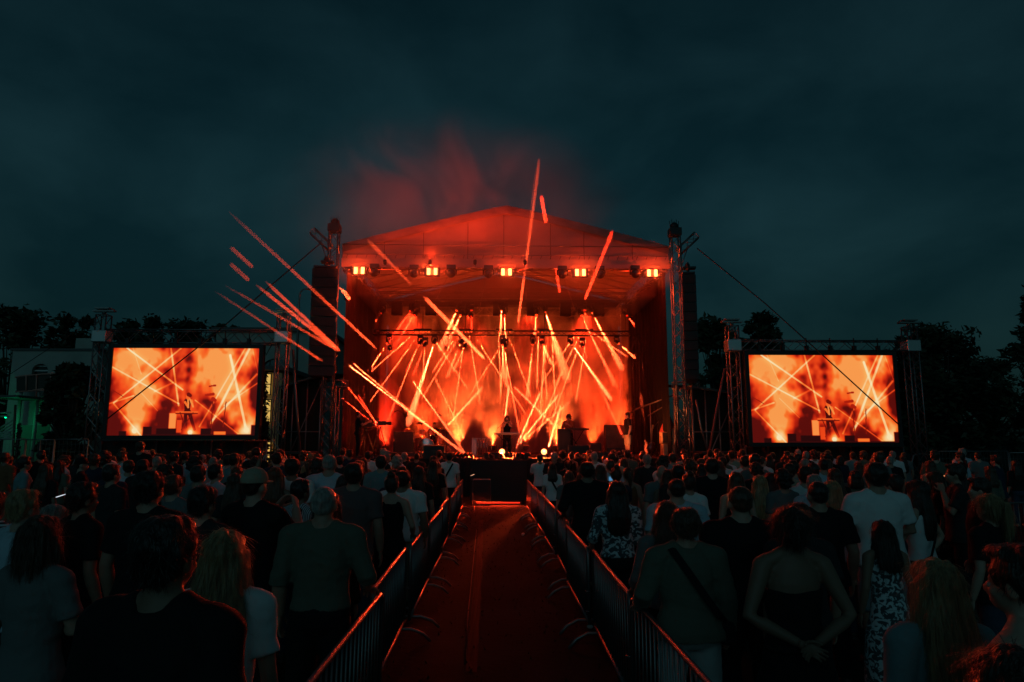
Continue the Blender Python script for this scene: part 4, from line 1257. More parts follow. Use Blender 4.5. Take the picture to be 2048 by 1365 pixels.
# wash lights standing on the stage floor behind the band: they fill the smoke with orange
wash = [(770, 34.6, -.16, 4200, RED), (842, 34.2, .12, 4200, ORANGE), (918, 35.2, -.10, 5200, AMBER), (985, 34.4, -.05, 5000, AMBER), (1052, 35.2, .14, 3000, ORANGE),
        (1112, 34.2, .04, 4600, AMBER), (1182, 35.0, .20, 4200, ORANGE), (1246, 34.4, .12, 4200, ORANGE), (1300, 35.0, .25, 4200, RED), (735, 35.0, -.3, 3600, RED)]
for k, (px, Y, lean, en, col) in enumerate(wash):
    p = V((P(px, 900, Y).x, Y, ZD))
    t = thing('wash_light', f'{ordinal(k + 1)} floor wash light in the smoke behind the band', 'stage light', p, 'floor wash lights'); t.location = p; org = p.copy()
    d = V((lean, .10, 1)).normalized()
    MB(org).box(p + V((0, 0, .06)), (.4, .35, .12), bev=.02).build('base', DARK, t)
    m = MB(org); m.lathe(p + V((0, 0, .42)), [(.16, 0), (.17, -.05), (.15, -.2), (.08, -.26)], frame_of(d), 16); m.build('head', DARK, t)
    MB(org).path([p + V((-.2, 0, .45)), p + V((-.2, 0, .16)), p + V((-.14, 0, .11)), p + V((.14, 0, .11)), p + V((.2, 0, .16)), p + V((.2, 0, .45))], .025, 7).build('yoke', DARK, t)
    m = MB(org); m.lathe(p + V((0, 0, .42)), [(.145, 0), (.145, .01)], frame_of(d), 16); m.build('lens', lens_mat(col, 2.0), t)
    add_light('wash_lamp', 'SPOT', p + V((0, 0, .46)), d, en, col, t, spot_size=math.radians(84), spot_blend=1, shadow_soft_size=.12)
wash2 = wash
for k, x in enumerate((-4.2, -1.2, 1.8, 4.6)):           # top washes, under the rear truss
    p = V((x, 34.4, 8.7))
    t = thing('wash_light', f'{ordinal(k + 1)} wash light from the left hanging high under the roof', 'stage light', p, 'hanging wash lights'); org = p.copy()
    d = V((.05 * (k - 1.5), -.25, -1)).normalized()
    MB(org).box(p + V((0, 0, .36)), (.34, .28, .14), bev=.02).build('base', DARK, t)
    MB(org).lathe(p, [(.15, 0), (.16, -.05), (.14, -.2), (.08, -.27)], frame_of(d), 16).build('head', DARK, t)
    MB(org).lathe(p, [(.13, 0), (.13, .008)], frame_of(d), 16).build('lens', lens_mat(RED, 1.0), t)
    add_light('wash_lamp', 'SPOT', p + d * .04, d, 1700, RED, t, spot_size=math.radians(95), spot_blend=1, shadow_soft_size=.1)
# blinders along the front truss: two round eyes each
for k, (px, py) in enumerate(((718, 541), (864, 543), (1013, 544), (1161, 545), (1305, 546))):
    Y = YF - .05; c = P(px, py, Y)
    t = thing('blinder', f'{ordinal(k + 1)} two-eyed blinder from the left glowing under the valance', 'stage light', c, 'blinders under the valance'); org = c.copy()
    MB(org).box(c + V((0, .14, 0)), (.62, .2, .34), bev=.03).build('housing', DARK, t)
    MB(org).path([c + V((-.34, .14, 0)), c + V((-.34, .14, .3)), c + V((.34, .14, .3)), c + V((.34, .14, 0))], .018, 6).build('bracket', STEEL, t)
    for s_ in (-1, 1):
        MB(org).box(c + V((s_ * .135, .03, 0)), (.13, .03, .27), bev=.012).build('lens', mat('blinder_lens', (.2, .1, .05), emit=(1, .30, .07), estr=7), t)
    add_light('blinder_lamp', 'SPOT', c + V((0, -.03, 0)), (0, -1, -.42), 300, (1, .06, .012), t, spot_size=math.radians(150), spot_blend=.6, shadow_soft_size=.16)
    add_light('blinder_glow', 'POINT', c + V((0, -.16, .02)), (0, 0, 1), 60, (1, .06, .01), t, shadow_soft_size=.12)
    hz = MB().ell((0, 0, 0), (1.15, .55, 1.0), None, 18, 10).build('lamp_haze', vol_mat('lamp_haze_volume', .16, (.6, .6, .6), .1, .9, .10, 0, fade=(1 / 1.15, 1 / .55, 1 / 1.0)))
    hz.location = c + V((0, -.62, 0)); tag(hz, kind='stuff')
    add_light('added_ceiling_glow', 'POINT', c + V((0, .9, -.1)), (0, 0, 1), 115, (1, .03, .005), t, shadow_soft_size=.12)  # added red fill behind the blinder, reddens the roof underside
# dark heads hanging between the blinders; the added uplights after them redden the gable and the smoke
for k, (px, py) in enumerate(((748, 545), (828, 547), (902, 547), (977, 548), (1125, 549), (1200, 549), (1271, 548))):
    c = P(px, py, YF - .1); upw = k in (0, 1, 2, 3, 4)
    t = thing('moving_head_light', f'{ordinal(k + 1)} dark moving head from the left hanging under the valance', 'stage light', c, 'dark moving heads under the valance'); org = c.copy()
    MB(org).box(c + V((0, .1, .26)), (.36, .28, .16), bev=.02).build('base', DARK, t)
    MB(org).path([c + V((-.2, .03, -.04)), c + V((-.2, .03, .14)), c + V((-.14, .03, .19)), c + V((.14, .03, .19)), c + V((.2, .03, .14)), c + V((.2, .03, -.04))], .028, 7).build('yoke', DARK, t)
    d = V((0, -1, -.6)).normalized()
    MB(org).lathe(c, [(.13, .1), (.17, .06), (.17, -.1), (.1, -.2)], frame_of(d), 18).build('head', DARK, t)
    MB(org).lathe(c + d * .1, [(.11, 0), (.11, .006)], frame_of(d), 18).build('lens', mat('dull_lens', (.05, .03, .03), .1), t)
for k, (px, en) in enumerate(((770, 520), (860, 800), (950, 900), (1050, 420))):  # added lamps, not part of the rig, reddening gable and plume
    c = P(px, 520, YF - .75)
    t = thing('uplight', f'{ordinal(k + 1)} added red up-lamp from the left in front of the valance', 'stage light', c, 'added red up-lamps at the valance'); org = c.copy()
    MB(org).lathe(c, [(.05, .0), (.07, -.05), (.07, -.16), (.03, -.2)], 'Z', 12).build('head', DARK, t)
    MB(org).tube(c + V((0, .0, -.1)), c + V((0, .6, -.1)), .012).build('clamp_arm', BLACK, t)
    MB(org).lathe(c, [(.045, 0), (.045, .008)], 'Z', 12).build('lens', lens_mat(RED, .6), t)
    add_light('uplight_lamp', 'SPOT', c + V((0, 0, .03)), (.03 * (2 - k), -.12, 1), en, (1, .034, .006), t, spot_size=math.radians(140), spot_blend=1, shadow_soft_size=.06)
# round footlights and small lamp bars on the front edge
for k, (px, py, en) in enumerate(((1004, 904, 70), (1088, 904, 90))):
    c = P(px, py, 27.4)
    t = thing('footlight', f'round glowing footlight {("beside the singer", "right of the singer")[k]} at the stage front', 'stage light', c); org = c.copy()
    MB(org).ell(c, (.115, .06, .115)).build('lens', mat('footlight_lens', (.3, .15, .05), emit=(1, .40, .12), estr=3), t)
    MB(org).lathe(c + V((0, .14, 0)), [(.12, -.08), (.13, 0), (.1, .12)], 'Y', 16).build('housing', DARK, t)
    MB(org).box((c.x, 27.5, (c.z + ZD) / 2 - .05), (.2, .16, max(.06, c.z - ZD)), bev=.01).build('base', DARK, t)
    add_light('footlight_lamp', 'POINT', c + V((0, -.12, .06)), (0, 0, -1), en, (1, .16, .03), t, shadow_soft_size=.06)
    add_light('footlight_beam', 'SPOT', c + V((0, -.14, .10)), (0, -1, .22), (2100, 1100)[k], (1, .07, .016), t, spot_size=math.radians(130), spot_blend=.8, shadow_soft_size=.1)
for k, (a_, b_) in enumerate(((932, 962), (1006, 1022), (1072, 1098))):
    A_, B_ = P(a_, 918, 26.4), P(b_, 918, 26.4)
    t = thing('lamp_bar', f'{ordinal(k + 1)} low bar of small red lamps from the left on the stage edge', 'stage light', ((A_ + B_) / 2), 'lamp bars on the stage edge'); org = t.location.copy()
    MB(org).box((A_ + B_) / 2 + V((0, .06, -.02)), (B_.x - A_.x + .1, .1, .1), bev=.015).build('housing', DARK, t)
    n_ = max(3, int((b_ - a_) / 6))
    add_light('bar_lamp', 'SPOT', (A_ + B_) / 2 + V((0, -.1, .06)), (0, -1, .22), 1300, (1, .055, .012), t, spot_size=math.radians(130), spot_blend=.8, shadow_soft_size=.15)
    for j in range(n_):
        MB(org).ell(A_.lerp(B_, j / (n_ - 1)), (.03, .02, .03)).build('lens', mat('red_lens', (.2, .03, .01), emit=(1, .16, .05), estr=2.5), t)
# side lamps that catch the towers and the things at the stage edges
add_light('side_lamp', 'SPOT', (xl + 1.4, 27.6, 1.75), (-.5, -.45, 1), 120, RED, None, spot_size=math.radians(110), spot_blend=.8, shadow_soft_size=.1)
add_light('side_lamp', 'SPOT', (xr - 2.0, 27.0, 2.3), (.8, .1, .55), 220, (1, .2, .05), None, spot_size=math.radians(120), spot_blend=.8, shadow_soft_size=.1)
for x, lab in ((xl + 1.4, 'small red floor light beside the camera operator'), (xr - 2.0, 'small orange floor light by the instrument cases')):
    t = thing('floor_light', lab, 'stage light', (x, 27.75, ZD))
    MB().box((0, 0, .05), (.3, .25, .1), bev=.02).build('base', DARK, t)
    MB().lathe((0, 0, .25), [(.1, .05), (.12, .02), (.11, -.1), (.05, -.14)], 'Z', 14).build('head', DARK, t)

# ------------------------------------------------------------------ instruments and gear
CHROME = mat('chrome', (.6, .6, .6), .18, 1)
BRASS = mat('cymbal_brass', (.55, .38, .14), .25, 1)
def on_deck(px, Y): return V((P(px, 900, Y).x, Y, ZD))
# drum kit
p = on_deck(862, 30.6); t = thing('drum_riser', 'low black riser carrying the drum kit', 'riser', p)
MB().box((.1, .2, .08), (3.0, 2.4, .16), bev=.01).build('top', BLACK, t)
t = thing('drum_kit', 'drum kit with scribbled bass drum head and several cymbals left of the singer', 'drum kit', p + V((-.12, 0, .16)))
DRUM = mat('drum_shell', (.20, .05, .03), .25)
m = MB(); m.lathe((-.05, -.35, .31), [(.30, .0), (.31, .02), (.31, .42), (.29, .45)], 'Y', 26); bd = m.build('bass_drum', DRUM, t)
MB().lathe((-.05, -.36, .31), [(.285, 0), (.285, .008)], 'Y', 26).build('drum_head', mat('drum_skin', (.6, .45, .28), .5), bd)
m = MB()
def stroke(pts): m.path([V((-.05 + x, -.366, .31 + z)) for x, z in pts], .012, 5)
# two lines of brush lettering on the drum head
for pts in ([(-.2, .03), (-.2, .13), (-.13, .04), (-.13, .14)], [(-.02, .13), (-.09, .13), (-.09, .04), (-.02, .04)], [(-.09, .085), (-.03, .085)], [(.07, .13), (.01, .11), (.07, .07), (.01, .04)], [(.17, .13), (.10, .11), (.17, .07), (.10, .04)],
            [(-.08, -.05), (-.16, -.06), (-.17, -.15), (-.09, -.16), (-.09, -.11), (-.13, -.11)], [(-.04, -.06), (-.03, -.15), (.02, -.15), (.03, -.06)], [(.06, -.05), (.09, -.1), (.13, -.05)], [(.09, -.1), (.09, -.16)], [(.19, -.06), (.14, -.08), (.19, -.13), (.14, -.16)]):
    stroke(pts)
m.build('lettering', mat('black_ink', (.015, .01, .01), .6), bd)
m = MB(); m.lathe((-.05, -.37, .31), [(.30, -.02), (.318, 0), (.318, .03), (.30, .035)], 'Y', 26); m.build('hoop', CHROME, bd)
for (x, y, z, r, h, nm) in ((-.25, -.1, .74, .15, .22, 'tom'), (.12, -.1, .74, .16, .24, 'tom'), (.50, .1, .33, .2, .38, 'floor_tom'), (-.62, .15, .58, .18, .13, 'snare_drum')):
    dr = MB().lathe((x, y, z), [(r * .95, 0), (r, .01), (r, h), (r * .95, h + .005)], 'Z', 20).build(nm, DRUM, t)
    m = MB()
    for zz in (.01, h - .02): m.lathe((x, y, z + zz), [(r, 0), (r + .012, .004), (r + .012, .018), (r, .022)], 'Z', 20)
    m.build('rim', CHROME, dr)
    m = MB()
    for k in range(3):
        a = k * 2.1; m.tube((x + r * .9 * math.cos(a), y + r * .9 * math.sin(a), z + .1), (x + r * 1.1 * math.cos(a), y + r * 1.1 * math.sin(a), 0 if nm != 'tom' else z - .12), .009)
    m.build('leg', CHROME, dr)
for (x, y, z, r, tlt) in ((-.95, .0, 1.02, .23, .1), (-.35, .35, 1.28, .26, -.2), (.15, .4, 1.1, .2, .2), (.55, .1, 1.05, .26, .25), (.8, .25, .95, .22, .1), (-.72, -.1, .88, .18, 0)):
    R = Matrix.Rotation(tlt, 3, 'X') @ Matrix.Rotation(tlt * .7, 3, 'Y')
    m = MB(); m.lathe((x, y, z), [(r, 0), (r * .5, .012), (.04, .02), (.03, .035), (.005, .04)], R, 22); cy = m.build('cymbal', BRASS, t)
    m = MB(); m.tube((x, y, z), (x, y, .25), .011)
    for k in range(3): m.tube((x, y, .32), (x + .24 * math.cos(k * 2.1), y + .24 * math.sin(k * 2.1), .01), .009)
    m.build('stand', CHROME, cy)
m = MB(); m.lathe((.1, .75, .5), [(.17, 0), (.18, .06), (.15, .08)], 'Z', 18); m.tube((.1, .75, 0), (.1, .75, .5), .025); m.build('stool', BLACK, t)
def mic_stand(p, h, reach, lab, ang=0):
    t = thing('microphone_stand', lab, 'microphone stand', p, rz=ang)
    m = MB(); m.tube((0, 0, .02), (0, 0, h), .011)
    for k in range(3): m.tube((0, 0, .22), (.28 * math.cos(k * 2.1), .28 * math.sin(k * 2.1), .015), .009)
    m.build('pole', BLACK, t)
    m = MB(); m.tube((-.2, 0, h - .08), (reach, 0, h + .25), .009); m.build('boom', BLACK, t)
    m = MB(); m.path([(reach, 0, h + .25), (reach + .1, 0, h + .2), (reach + .16, 0, h + .16)], [.012, .016, .024], 8); m.build('microphone', DARK, t)
mic_stand(on_deck(810, 30.4), 1.75, .35, 'boom microphone stand left of the drum kit', PI)
mic_stand(on_deck(893, 30.8), 1.6, -.4, 'boom microphone stand right of the drum kit')
mic_stand(on_deck(1003, 29.0), 1.25, .2, 'microphone stand in front of the singer', .5)
mic_stand(on_deck(1150, 30.0), 1.45, -.3, 'microphone stand beside the keyboard player', 0)
mic_stand(on_deck(1316, 28.0), 1.3, .2, 'microphone stand by the instrument cases', .6)
def cabinet(px0, px1, pyt, Y, lab, name='speaker_cabinet', cat='speaker', d=.5, base=None, grille=True, mt=None, cones=0):
    a, b = P(px0, 905, Y), P(px1, 905, Y); zt = P((px0 + px1) / 2, pyt, Y).z; zb = ZD if base is None else base
    W, H = b.x - a.x, zt - zb
    t = thing(name, lab, cat, ((a.x + b.x) / 2, Y + d / 2, zb))
    MB().box((0, 0, H / 2), (W, d, H), bev=.025).build('box', mt or BLACK, t)
    if grille: MB().box((0, -d / 2 - .01, H / 2), (W * .88, .02, H * .86), bev=.006).build('grille', MATS['speaker_grille'], t)
    m = MB()
    for s_ in (-1, 1): m.path([(s_ * (W / 2 + .005), -.1, H * .6), (s_ * (W / 2 + .03), -.08, H * .6), (s_ * (W / 2 + .03), .08, H * .6), (s_ * (W / 2 + .005), .1, H * .6)], .012, 6)
    m.build('handle', STEEL, t)
    for k in range(cones):
        cm = MB(); cm.lathe((0, -d / 2 - .012, H * (.3 + .45 * k)), [(min(W, H / 2) * .38, .0), (min(W, H / 2) * .36, .02), (.08, .10), (.01, .06)], 'Y', 20); cm.build('speaker_cone', DARK, t)
    return t
cabinet(786, 826, 864, 30.0, 'plain dark backline cabinet left of the drum kit')
cabinet(1212, 1254, 850, 31.0, 'tall dark stack of flight cases behind the man in pale shorts', 'flight_case', 'case', grille=False, mt=mat('case_brown', (.06, .03, .02), .6, var=((4, 4, 4), .7, 1.4)))
cabinet(1214, 1253, 896, 30.2, 'low dark flight case at the feet of the man in pale shorts', 'flight_case', 'case', grille=False)
cabinet(1180, 1203, 886, 30.8, 'small amplifier between the keyboard player and the tall cases', 'amplifier', 'amplifier')
cabinet(1117, 1142, 858, 30.6, 'tall dark keyboard desk of the keyboard player', 'keyboard_desk', 'desk', grille=False, d=.6)
def wedge(px0, px1, pyt, Y, lab, h=None):
    a, b = P(px0, 905, Y), P(px1, 905, Y); zt = P((px0 + px1) / 2, pyt, Y).z
    W, H = b.x - a.x, zt - ZD
    t = thing('stage_monitor', lab, 'stage monitor', ((a.x + b.x) / 2, Y, ZD))
    d = .6; pr = [(-d / 2, 0), (d / 2, 0), (d / 2, H * .45), (-d * .18, H), (-d / 2, H * .92)]
    m = MB(); vs = [(s_ * W / 2, y, z) for s_ in (-1, 1) for y, z in pr]; n_ = len(pr)
    m.add(vs, [tuple(range(n_)), tuple(range(n_, 2 * n_))[::-1]] + [(i, n_ + i, n_ + (i + 1) % n_, (i + 1) % n_) for i in range(n_)]); m.build('box', BLACK, t)
    m = MB(); m.add([(-W * .44, d * .47, H * .5), (W * .44, d * .47, H * .5), (W * .44, -d * .15, H * .97), (-W * .44, -d * .15, H * .97)], [(0, 1, 2, 3)])
    for i, v in enumerate(m.v): m.v[i] = v + V((0, .02, .02))
    m.build('grille', MATS['speaker_grille'], t)
    m = MB(); m.box((0, -d / 2 - .005, H * .5), (W * .25, .02, .08), bev=.005); m.build('handle', DARK, t)
wedge(848, 889, 890, 26.6, 'widest black stage monitor, in front of the drum kit')
wedge(888, 906, 905, 26.6, 'small black stage monitor beside the widest one')
wedge(969, 999, 905, 26.5, 'black stage monitor left of the singer at the stage front')
wedge(1026, 1056, 905, 26.5, 'black stage monitor right of the singer at the stage front')
wedge(1184, 1216, 904, 26.7, 'black stage monitor in front of the tall cases')
a, b = P(1136, 900, 26.9), P(1178, 900, 26.9)
t = thing('screen_monitor', 'black rectangular screen on a short stand at the stage front right of the singer', 'monitor', ((a.x + b.x) / 2, 26.9, ZD))
z0_, z1_ = P(1150, 913, 26.9).z - ZD, P(1150, 891, 26.9).z - ZD
MB().box((0, 0, (z0_ + z1_) / 2), (b.x - a.x, .12, z1_ - z0_), bev=.02).build('panel', BLACK, t)
m = MB(); m.tube((-.2, .05, 0), (-.2, .05, z1_ * .8), .02); m.tube((.2, .05, 0), (.2, .05, z1_ * .8), .02); m.box((0, .05, .02), (.7, .4, .04)); m.build('stand', STEEL, t)
# singer's keyboard and white panel
p = on_deck(1014, 29.0)
t = thing('keyboard', 'long keyboard on a crossed stand in front of the singer', 'keyboard', p)
kz = P(1014, 868, 29.0).z - ZD
w_ = (P(1040, 868, 29.0).x - P(989, 868, 29.0).x)
MB().box((0, 0, kz), (w_, .34, .09), bev=.015).build('body', mat('keyboard_body', (.25, .2, .18), .4), t)
MB().box((0, .09, kz + .05), (w_ * .92, .14, .02)).build('keys', WHITE_PAINT, t)
m = MB(); m.tube((-.35, 0, .02), (.35, 0, kz - .05), .018); m.tube((.35, .05, .02), (-.35, .05, kz - .05), .018); m.tube((-.4, -.2, .02), (-.4, .2, .02), .018); m.tube((.4, -.2, .02), (.4, .2, .02), .018); m.build('stand', BLACK, t)
a, b = P(944, 900, 30.4), P(985, 900, 30.4)
t = thing('folding_table', 'pale low table with a white front panel left of the singer', 'table', ((a.x + b.x) / 2, 30.4, ZD))
hz = P(960, 878, 30.4).z - ZD
MB().box((0, 0, hz), (b.x - a.x, .5, .04), bev=.008).build('tabletop', WHITE_PAINT, t)
MB().box((-(b.x - a.x) / 2 + .1, -.2, hz / 2), (.2, .03, hz - .06)).build('front_panel', WHITE_PAINT, t)
for sx in (-1, 1):
    for sy in (-1, 1): MB().tube((sx * ((b.x - a.x) / 2 - .06), sy * .2, 0), (sx * ((b.x - a.x) / 2 - .06), sy * .2, hz - .02), .018).build('leg', STEEL, t)
p = on_deck(965, 29.4)
t = thing('pipe_rack', 'small rack of upright thin pipes left of the singer', 'rack', p)
m = MB(); m.box((0, 0, .03), (.5, .3, .06), bev=.01); m.build('base', BLACK, t)
for k in range(4): MB().tube((-.18 + .12 * k, 0, .04), (-.19 + .125 * k, 0, .75 + .03 * (k % 2)), .016).build('pipe', CHROME, t)
# keyboard player's keyboard
p = on_deck(1146, 30.9)
t = thing('keyboard', 'keyboard in front of the keyboard player right of the middle', 'keyboard', p); kz = P(1146, 859, 30.9).z - ZD
MB().box((.15, -.25, kz), (1.1, .3, .09), bev=.015).build('body', BLACK, t)
m = MB(); m.tube((-.25, -.25, .02), (.45, -.25, kz - .05), .018); m.tube((.45, -.25, .02), (-.25, -.25, kz - .05), .018); m.build('stand', BLACK, t)
# cameras on tripods
def tripod_camera(px, pyl, Y, lab, flip=1):
    p = on_deck(px, Y); h = P(px, pyl, Y).z - ZD
    t = thing('video_camera', lab, 'video camera', p)
    MB().box((.05 * flip, 0, h), (.42, .16, .17), bev=.02).build('body', BLACK, t)
    m = MB(); m.lathe((.26 * flip, 0, h), [(.055, 0), (.06, .05), (.075, .16), (.08, .2)], Matrix.Rotation(flip * PI / 2, 3, 'Y'), 14); m.build('lens', DARK, t)
    m = MB(); m.box((-.1 * flip, -.02, h + .15), (.14, .04, .10), bev=.008); m.tube((-.05, 0, h + .05), (-.1 * flip, -.02, h + .15), .01); m.build('viewfinder', DARK, t)
    m = MB(); m.tube((0, 0, h - .1), (-.45 * flip, .0, h - .28), .011); m.build('pan_handle', BLACK, t)
    m = MB(); m.lathe((0, 0, h - .22), [(.05, 0), (.07, .05), (.06, .12)], 'Z', 12); m.build('fluid_head', BLACK, t)
    for k in range(3):
        a = k * 2.09 + .5
        MB().path([(.03 * math.cos(a), .03 * math.sin(a), h - .2), (.22 * math.cos(a), .22 * math.sin(a), h * .45), (.42 * math.cos(a), .42 * math.sin(a), .02)], [.026, .022, .014], 7).build('leg', BLACK, t)
tripod_camera(731, 851, 27.2, 'black video camera on a tripod worked by the camera operator')
tripod_camera(758, 847, 27.4, 'black unattended video camera on a tripod right of the camera operator')
for x, Y, lab, d, en in ((P(838, 900, 29.0).x, 29.0, 'small added floor light aimed at the drum kit', (.35, 1, .45), 130), (P(1238, 900, 27.6).x, 27.6, 'small added floor light aimed at the man in pale shorts', (.3, .6, .5), 90), (P(742, 900, 26.6).x, 26.6, 'small added red floor light in front of the two video cameras', (-.2, .7, .5), 50)):  # added floor lights brightening the kit, the man and the cameras
    t = thing('floor_light', lab, 'stage light', (x, Y, ZD))
    MB().box((0, 0, .04), (.22, .2, .08), bev=.015).build('base', DARK, t)
    MB().lathe((0, 0, .17), [(.07, .05), (.08, .02), (.075, -.06), (.04, -.09)], frame_of(V(d)), 14).build('head', DARK, t)
    add_light('floor_lamp', 'SPOT', V((x, Y, ZD + .17)) + V(d).normalized() * .07, d, en, (1, .17, .04), t, spot_size=math.radians(75), spot_blend=.7, shadow_soft_size=.04)
# stuff at the right edge of the stage
cabinet(1325, 1350, 864, 27.3, 'orange lit speaker box at the right edge of the stage', 'speaker_cabinet', 'speaker', mt=mat('box_tan', (.42, .26, .14), .6, var=((6, 6, 6), .7, 1.3)), base=P(1338, 888, 27.3).z, cones=1)
cabinet(1327, 1348, 889, 27.2, 'tan case under the orange lit speaker box', 'flight_case', 'case', mt=MATS['box_tan'], grille=False)
cabinet(1346, 1352, 858, 26.9, 'narrow upright board beside the orange lit speaker box', 'board', 'board', mt=MATS['box_tan'], grille=False, d=.12)
a = P(1336, 832, 27.9)
t = thing('draped_stand', 'stand draped with red cloth behind the orange lit speaker box', 'stand', (a.x, 27.9, ZD))
m = MB(); h = a.z - ZD; m.tube((0, 0, 0), (0, 0, h), .02); m.build('pole', STEEL, t)
vs = []; fs = []
for i in range(25):
    an = 2 * PI * i / 24
    for j in range(6):
        r = (.08 + .27 * j / 5) * (1 + .15 * math.sin(an * 5)); vs.append((r * math.cos(an), r * math.sin(an) * .7, h - (h * .42) * j / 5))
for i in range(24):
    for j in range(5): q = i * 6 + j; fs.append((q, q + 6, q + 7, q + 1))
MB().add(vs, fs, True).build('cloth', mat('red_cloth', (.4, .05, .04), .8), t)
# guitar on a stand
p = on_deck(1304, 28.4)
t = thing('guitar', 'dark electric guitar leaning on a stand near the right curtain', 'guitar', p)
m = MB(); m.ell((0, 0, .35), (.17, .03, .16)); m.ell((.02, 0, .52), (.13, .03, .11)); m.build('body', mat('guitar_lacquer', (.08, .02, .01), .2), t)
MB().box((.0, -.02, .88), (.05, .025, .62), Matrix.Rotation(.08, 3, 'Y')).build('neck', WOOD, t)
MB().box((.05, -.01, 1.24), (.08, .02, .16), Matrix.Rotation(.12, 3, 'Y'), .008).build('headstock', WOOD, t)
m = MB(); m.tube((0, .15, .0), (0, .04, .6), .012); m.tube((-.15, -.15, .01), (0, .12, .2), .012); m.tube((.15, -.15, .01), (0, .12, .2), .012); m.build('stand', BLACK, t)
# slanted hand rail at the right flank
t = thing('hand_rail', 'slanting rail of the steps at the right flank of the stage', 'rail', P(1260, 832, 29)); org = t.location.copy()
m = MB(org); m.path([P(1250, 829, 30), P(1290, 812, 29), P(1350, 790, 27.5)], .03, 7); m.path([P(1296, 832, 29), P(1340, 806, 27.6)], .025, 7); m.build('pipe', ALU, t)
for (px, py, Y) in ((1262, 824, 29.7), (1300, 808, 28.7)): q = P(px, py, Y); MB(org).tube(q, (q.x, q.y, ZD), .022).build('post', ALU, t)

# every narrow lamp lights its own shaft of haze, the stage and the crowd; the loose smoke is lit by the washes, blinders and footlights
def exclude(lamps, objs, name):
    c_ = bpy.data.collections.new(name)
    for o in objs: c_.objects.link(o)
    for q in c_.collection_objects: q.light_linking.link_state = 'EXCLUDE'
    for l_ in lamps: l_.light_linking.receiver_collection = c_
SMOKE = [o for o in COL.objects if o.type == 'MESH' and ('smoke' in o.name or o.name.startswith('lamp_haze'))]
SHAFTS = [s_ for s_, l_ in PAIRS]
exclude([o for o in COL.objects if o.type == 'LIGHT' and not o.name.startswith('light_beam')], SHAFTS, 'shafts')
NSET = 44
for k in range(NSET):
    own = PAIRS[k::NSET]
    exclude([l_ for s_, l_ in own], SMOKE + [s_ for s_ in SHAFTS if s_ not in [q for q, _ in own]], 'haze_and_other_shafts')
# ------------------------------------------------------------------ people
SKINS = [mat('skin_fair', (.42, .27, .20), .6, sheen=.2), mat('skin_tan', (.34, .20, .14), .6, sheen=.2), mat('skin_deep', (.20, .12, .08), .6, sheen=.2)]
def hairm(n, c): return mat(n, c, .36, spec=.45, bump=((90, 90, 7), .7), sheen=.8, var=((60, 60, 5), .55, 1.5))
HAIRC = dict(black=hairm('hair_black', (.010, .008, .007)), dark=hairm('hair_dark', (.022, .014, .010)), brown=hairm('hair_brown', (.055, .030, .018)),
             blond=hairm('hair_blond', (.26, .17, .085)), grey=hairm('hair_grey', (.22, .21, .19)), red=hairm('hair_red', (.10, .035, .015)))
def clothm(n, c): return mat(n, c, .85, spec=.25, bump=((9, 9, 6), .8), sheen=.3)
TOPC = dict(black=clothm('cloth_black', (.010, .010, .011)), charcoal=clothm('cloth_charcoal', (.025, .026, .028)), grey=clothm('cloth_grey', (.14, .15, .15)), white=clothm('cloth_white', (.68, .70, .70)),
            blue=clothm('cloth_pale_blue', (.38, .50, .58)), navy=clothm('cloth_navy', (.02, .03, .055)), olive=clothm('cloth_olive', (.11, .12, .09)), mauve=clothm('cloth_mauve', (.13, .085, .085)), teal=clothm('cloth_teal', (.16, .26, .28)),
            rust=clothm('cloth_rust', (.20, .085, .04)), pink=clothm('cloth_pink', (.45, .30, .30)), beige=clothm('cloth_beige', (.34, .30, .22)),
            hstripe=pattern('cloth_cross_stripes', 'hstripe', (.02, .03, .04), (.55, .6, .62), 11), vstripe=pattern('cloth_up_stripes', 'vstripe', (.05, .07, .09), (.5, .56, .6), 14),
            plaid=pattern('cloth_plaid', 'plaid', (.03, .04, .05), (.3, .36, .38), 9), floral=pattern('cloth_floral', 'floral', (.04, .06, .07), (.5, .58, .6), 16), rings=pattern('cloth_rings', 'rings', (.55, .62, .66), (.03, .04, .05), 9),
            bloom=pattern('cloth_bloom', 'floral', (.05, .06, .05), (.6, .65, .66), 7))
DENIM = clothm('cloth_denim', (.035, .05, .08)); PALE = clothm('cloth_pale_trousers', (.40, .43, .42)); BLK = TOPC['black']
BOTC = dict(denim=DENIM, black=BLK, pale=PALE, grey=TOPC['grey'], beige=TOPC['beige'], bloom=TOPC['bloom'], floral=TOPC['floral'], teal=TOPC['teal'], plaid=TOPC['plaid'], rust=TOPC['rust'])
LEATHER = mat('shoe_leather', (.03, .025, .02), .5)
EYEW = mat('eyes', (.5, .5, .48), .2)

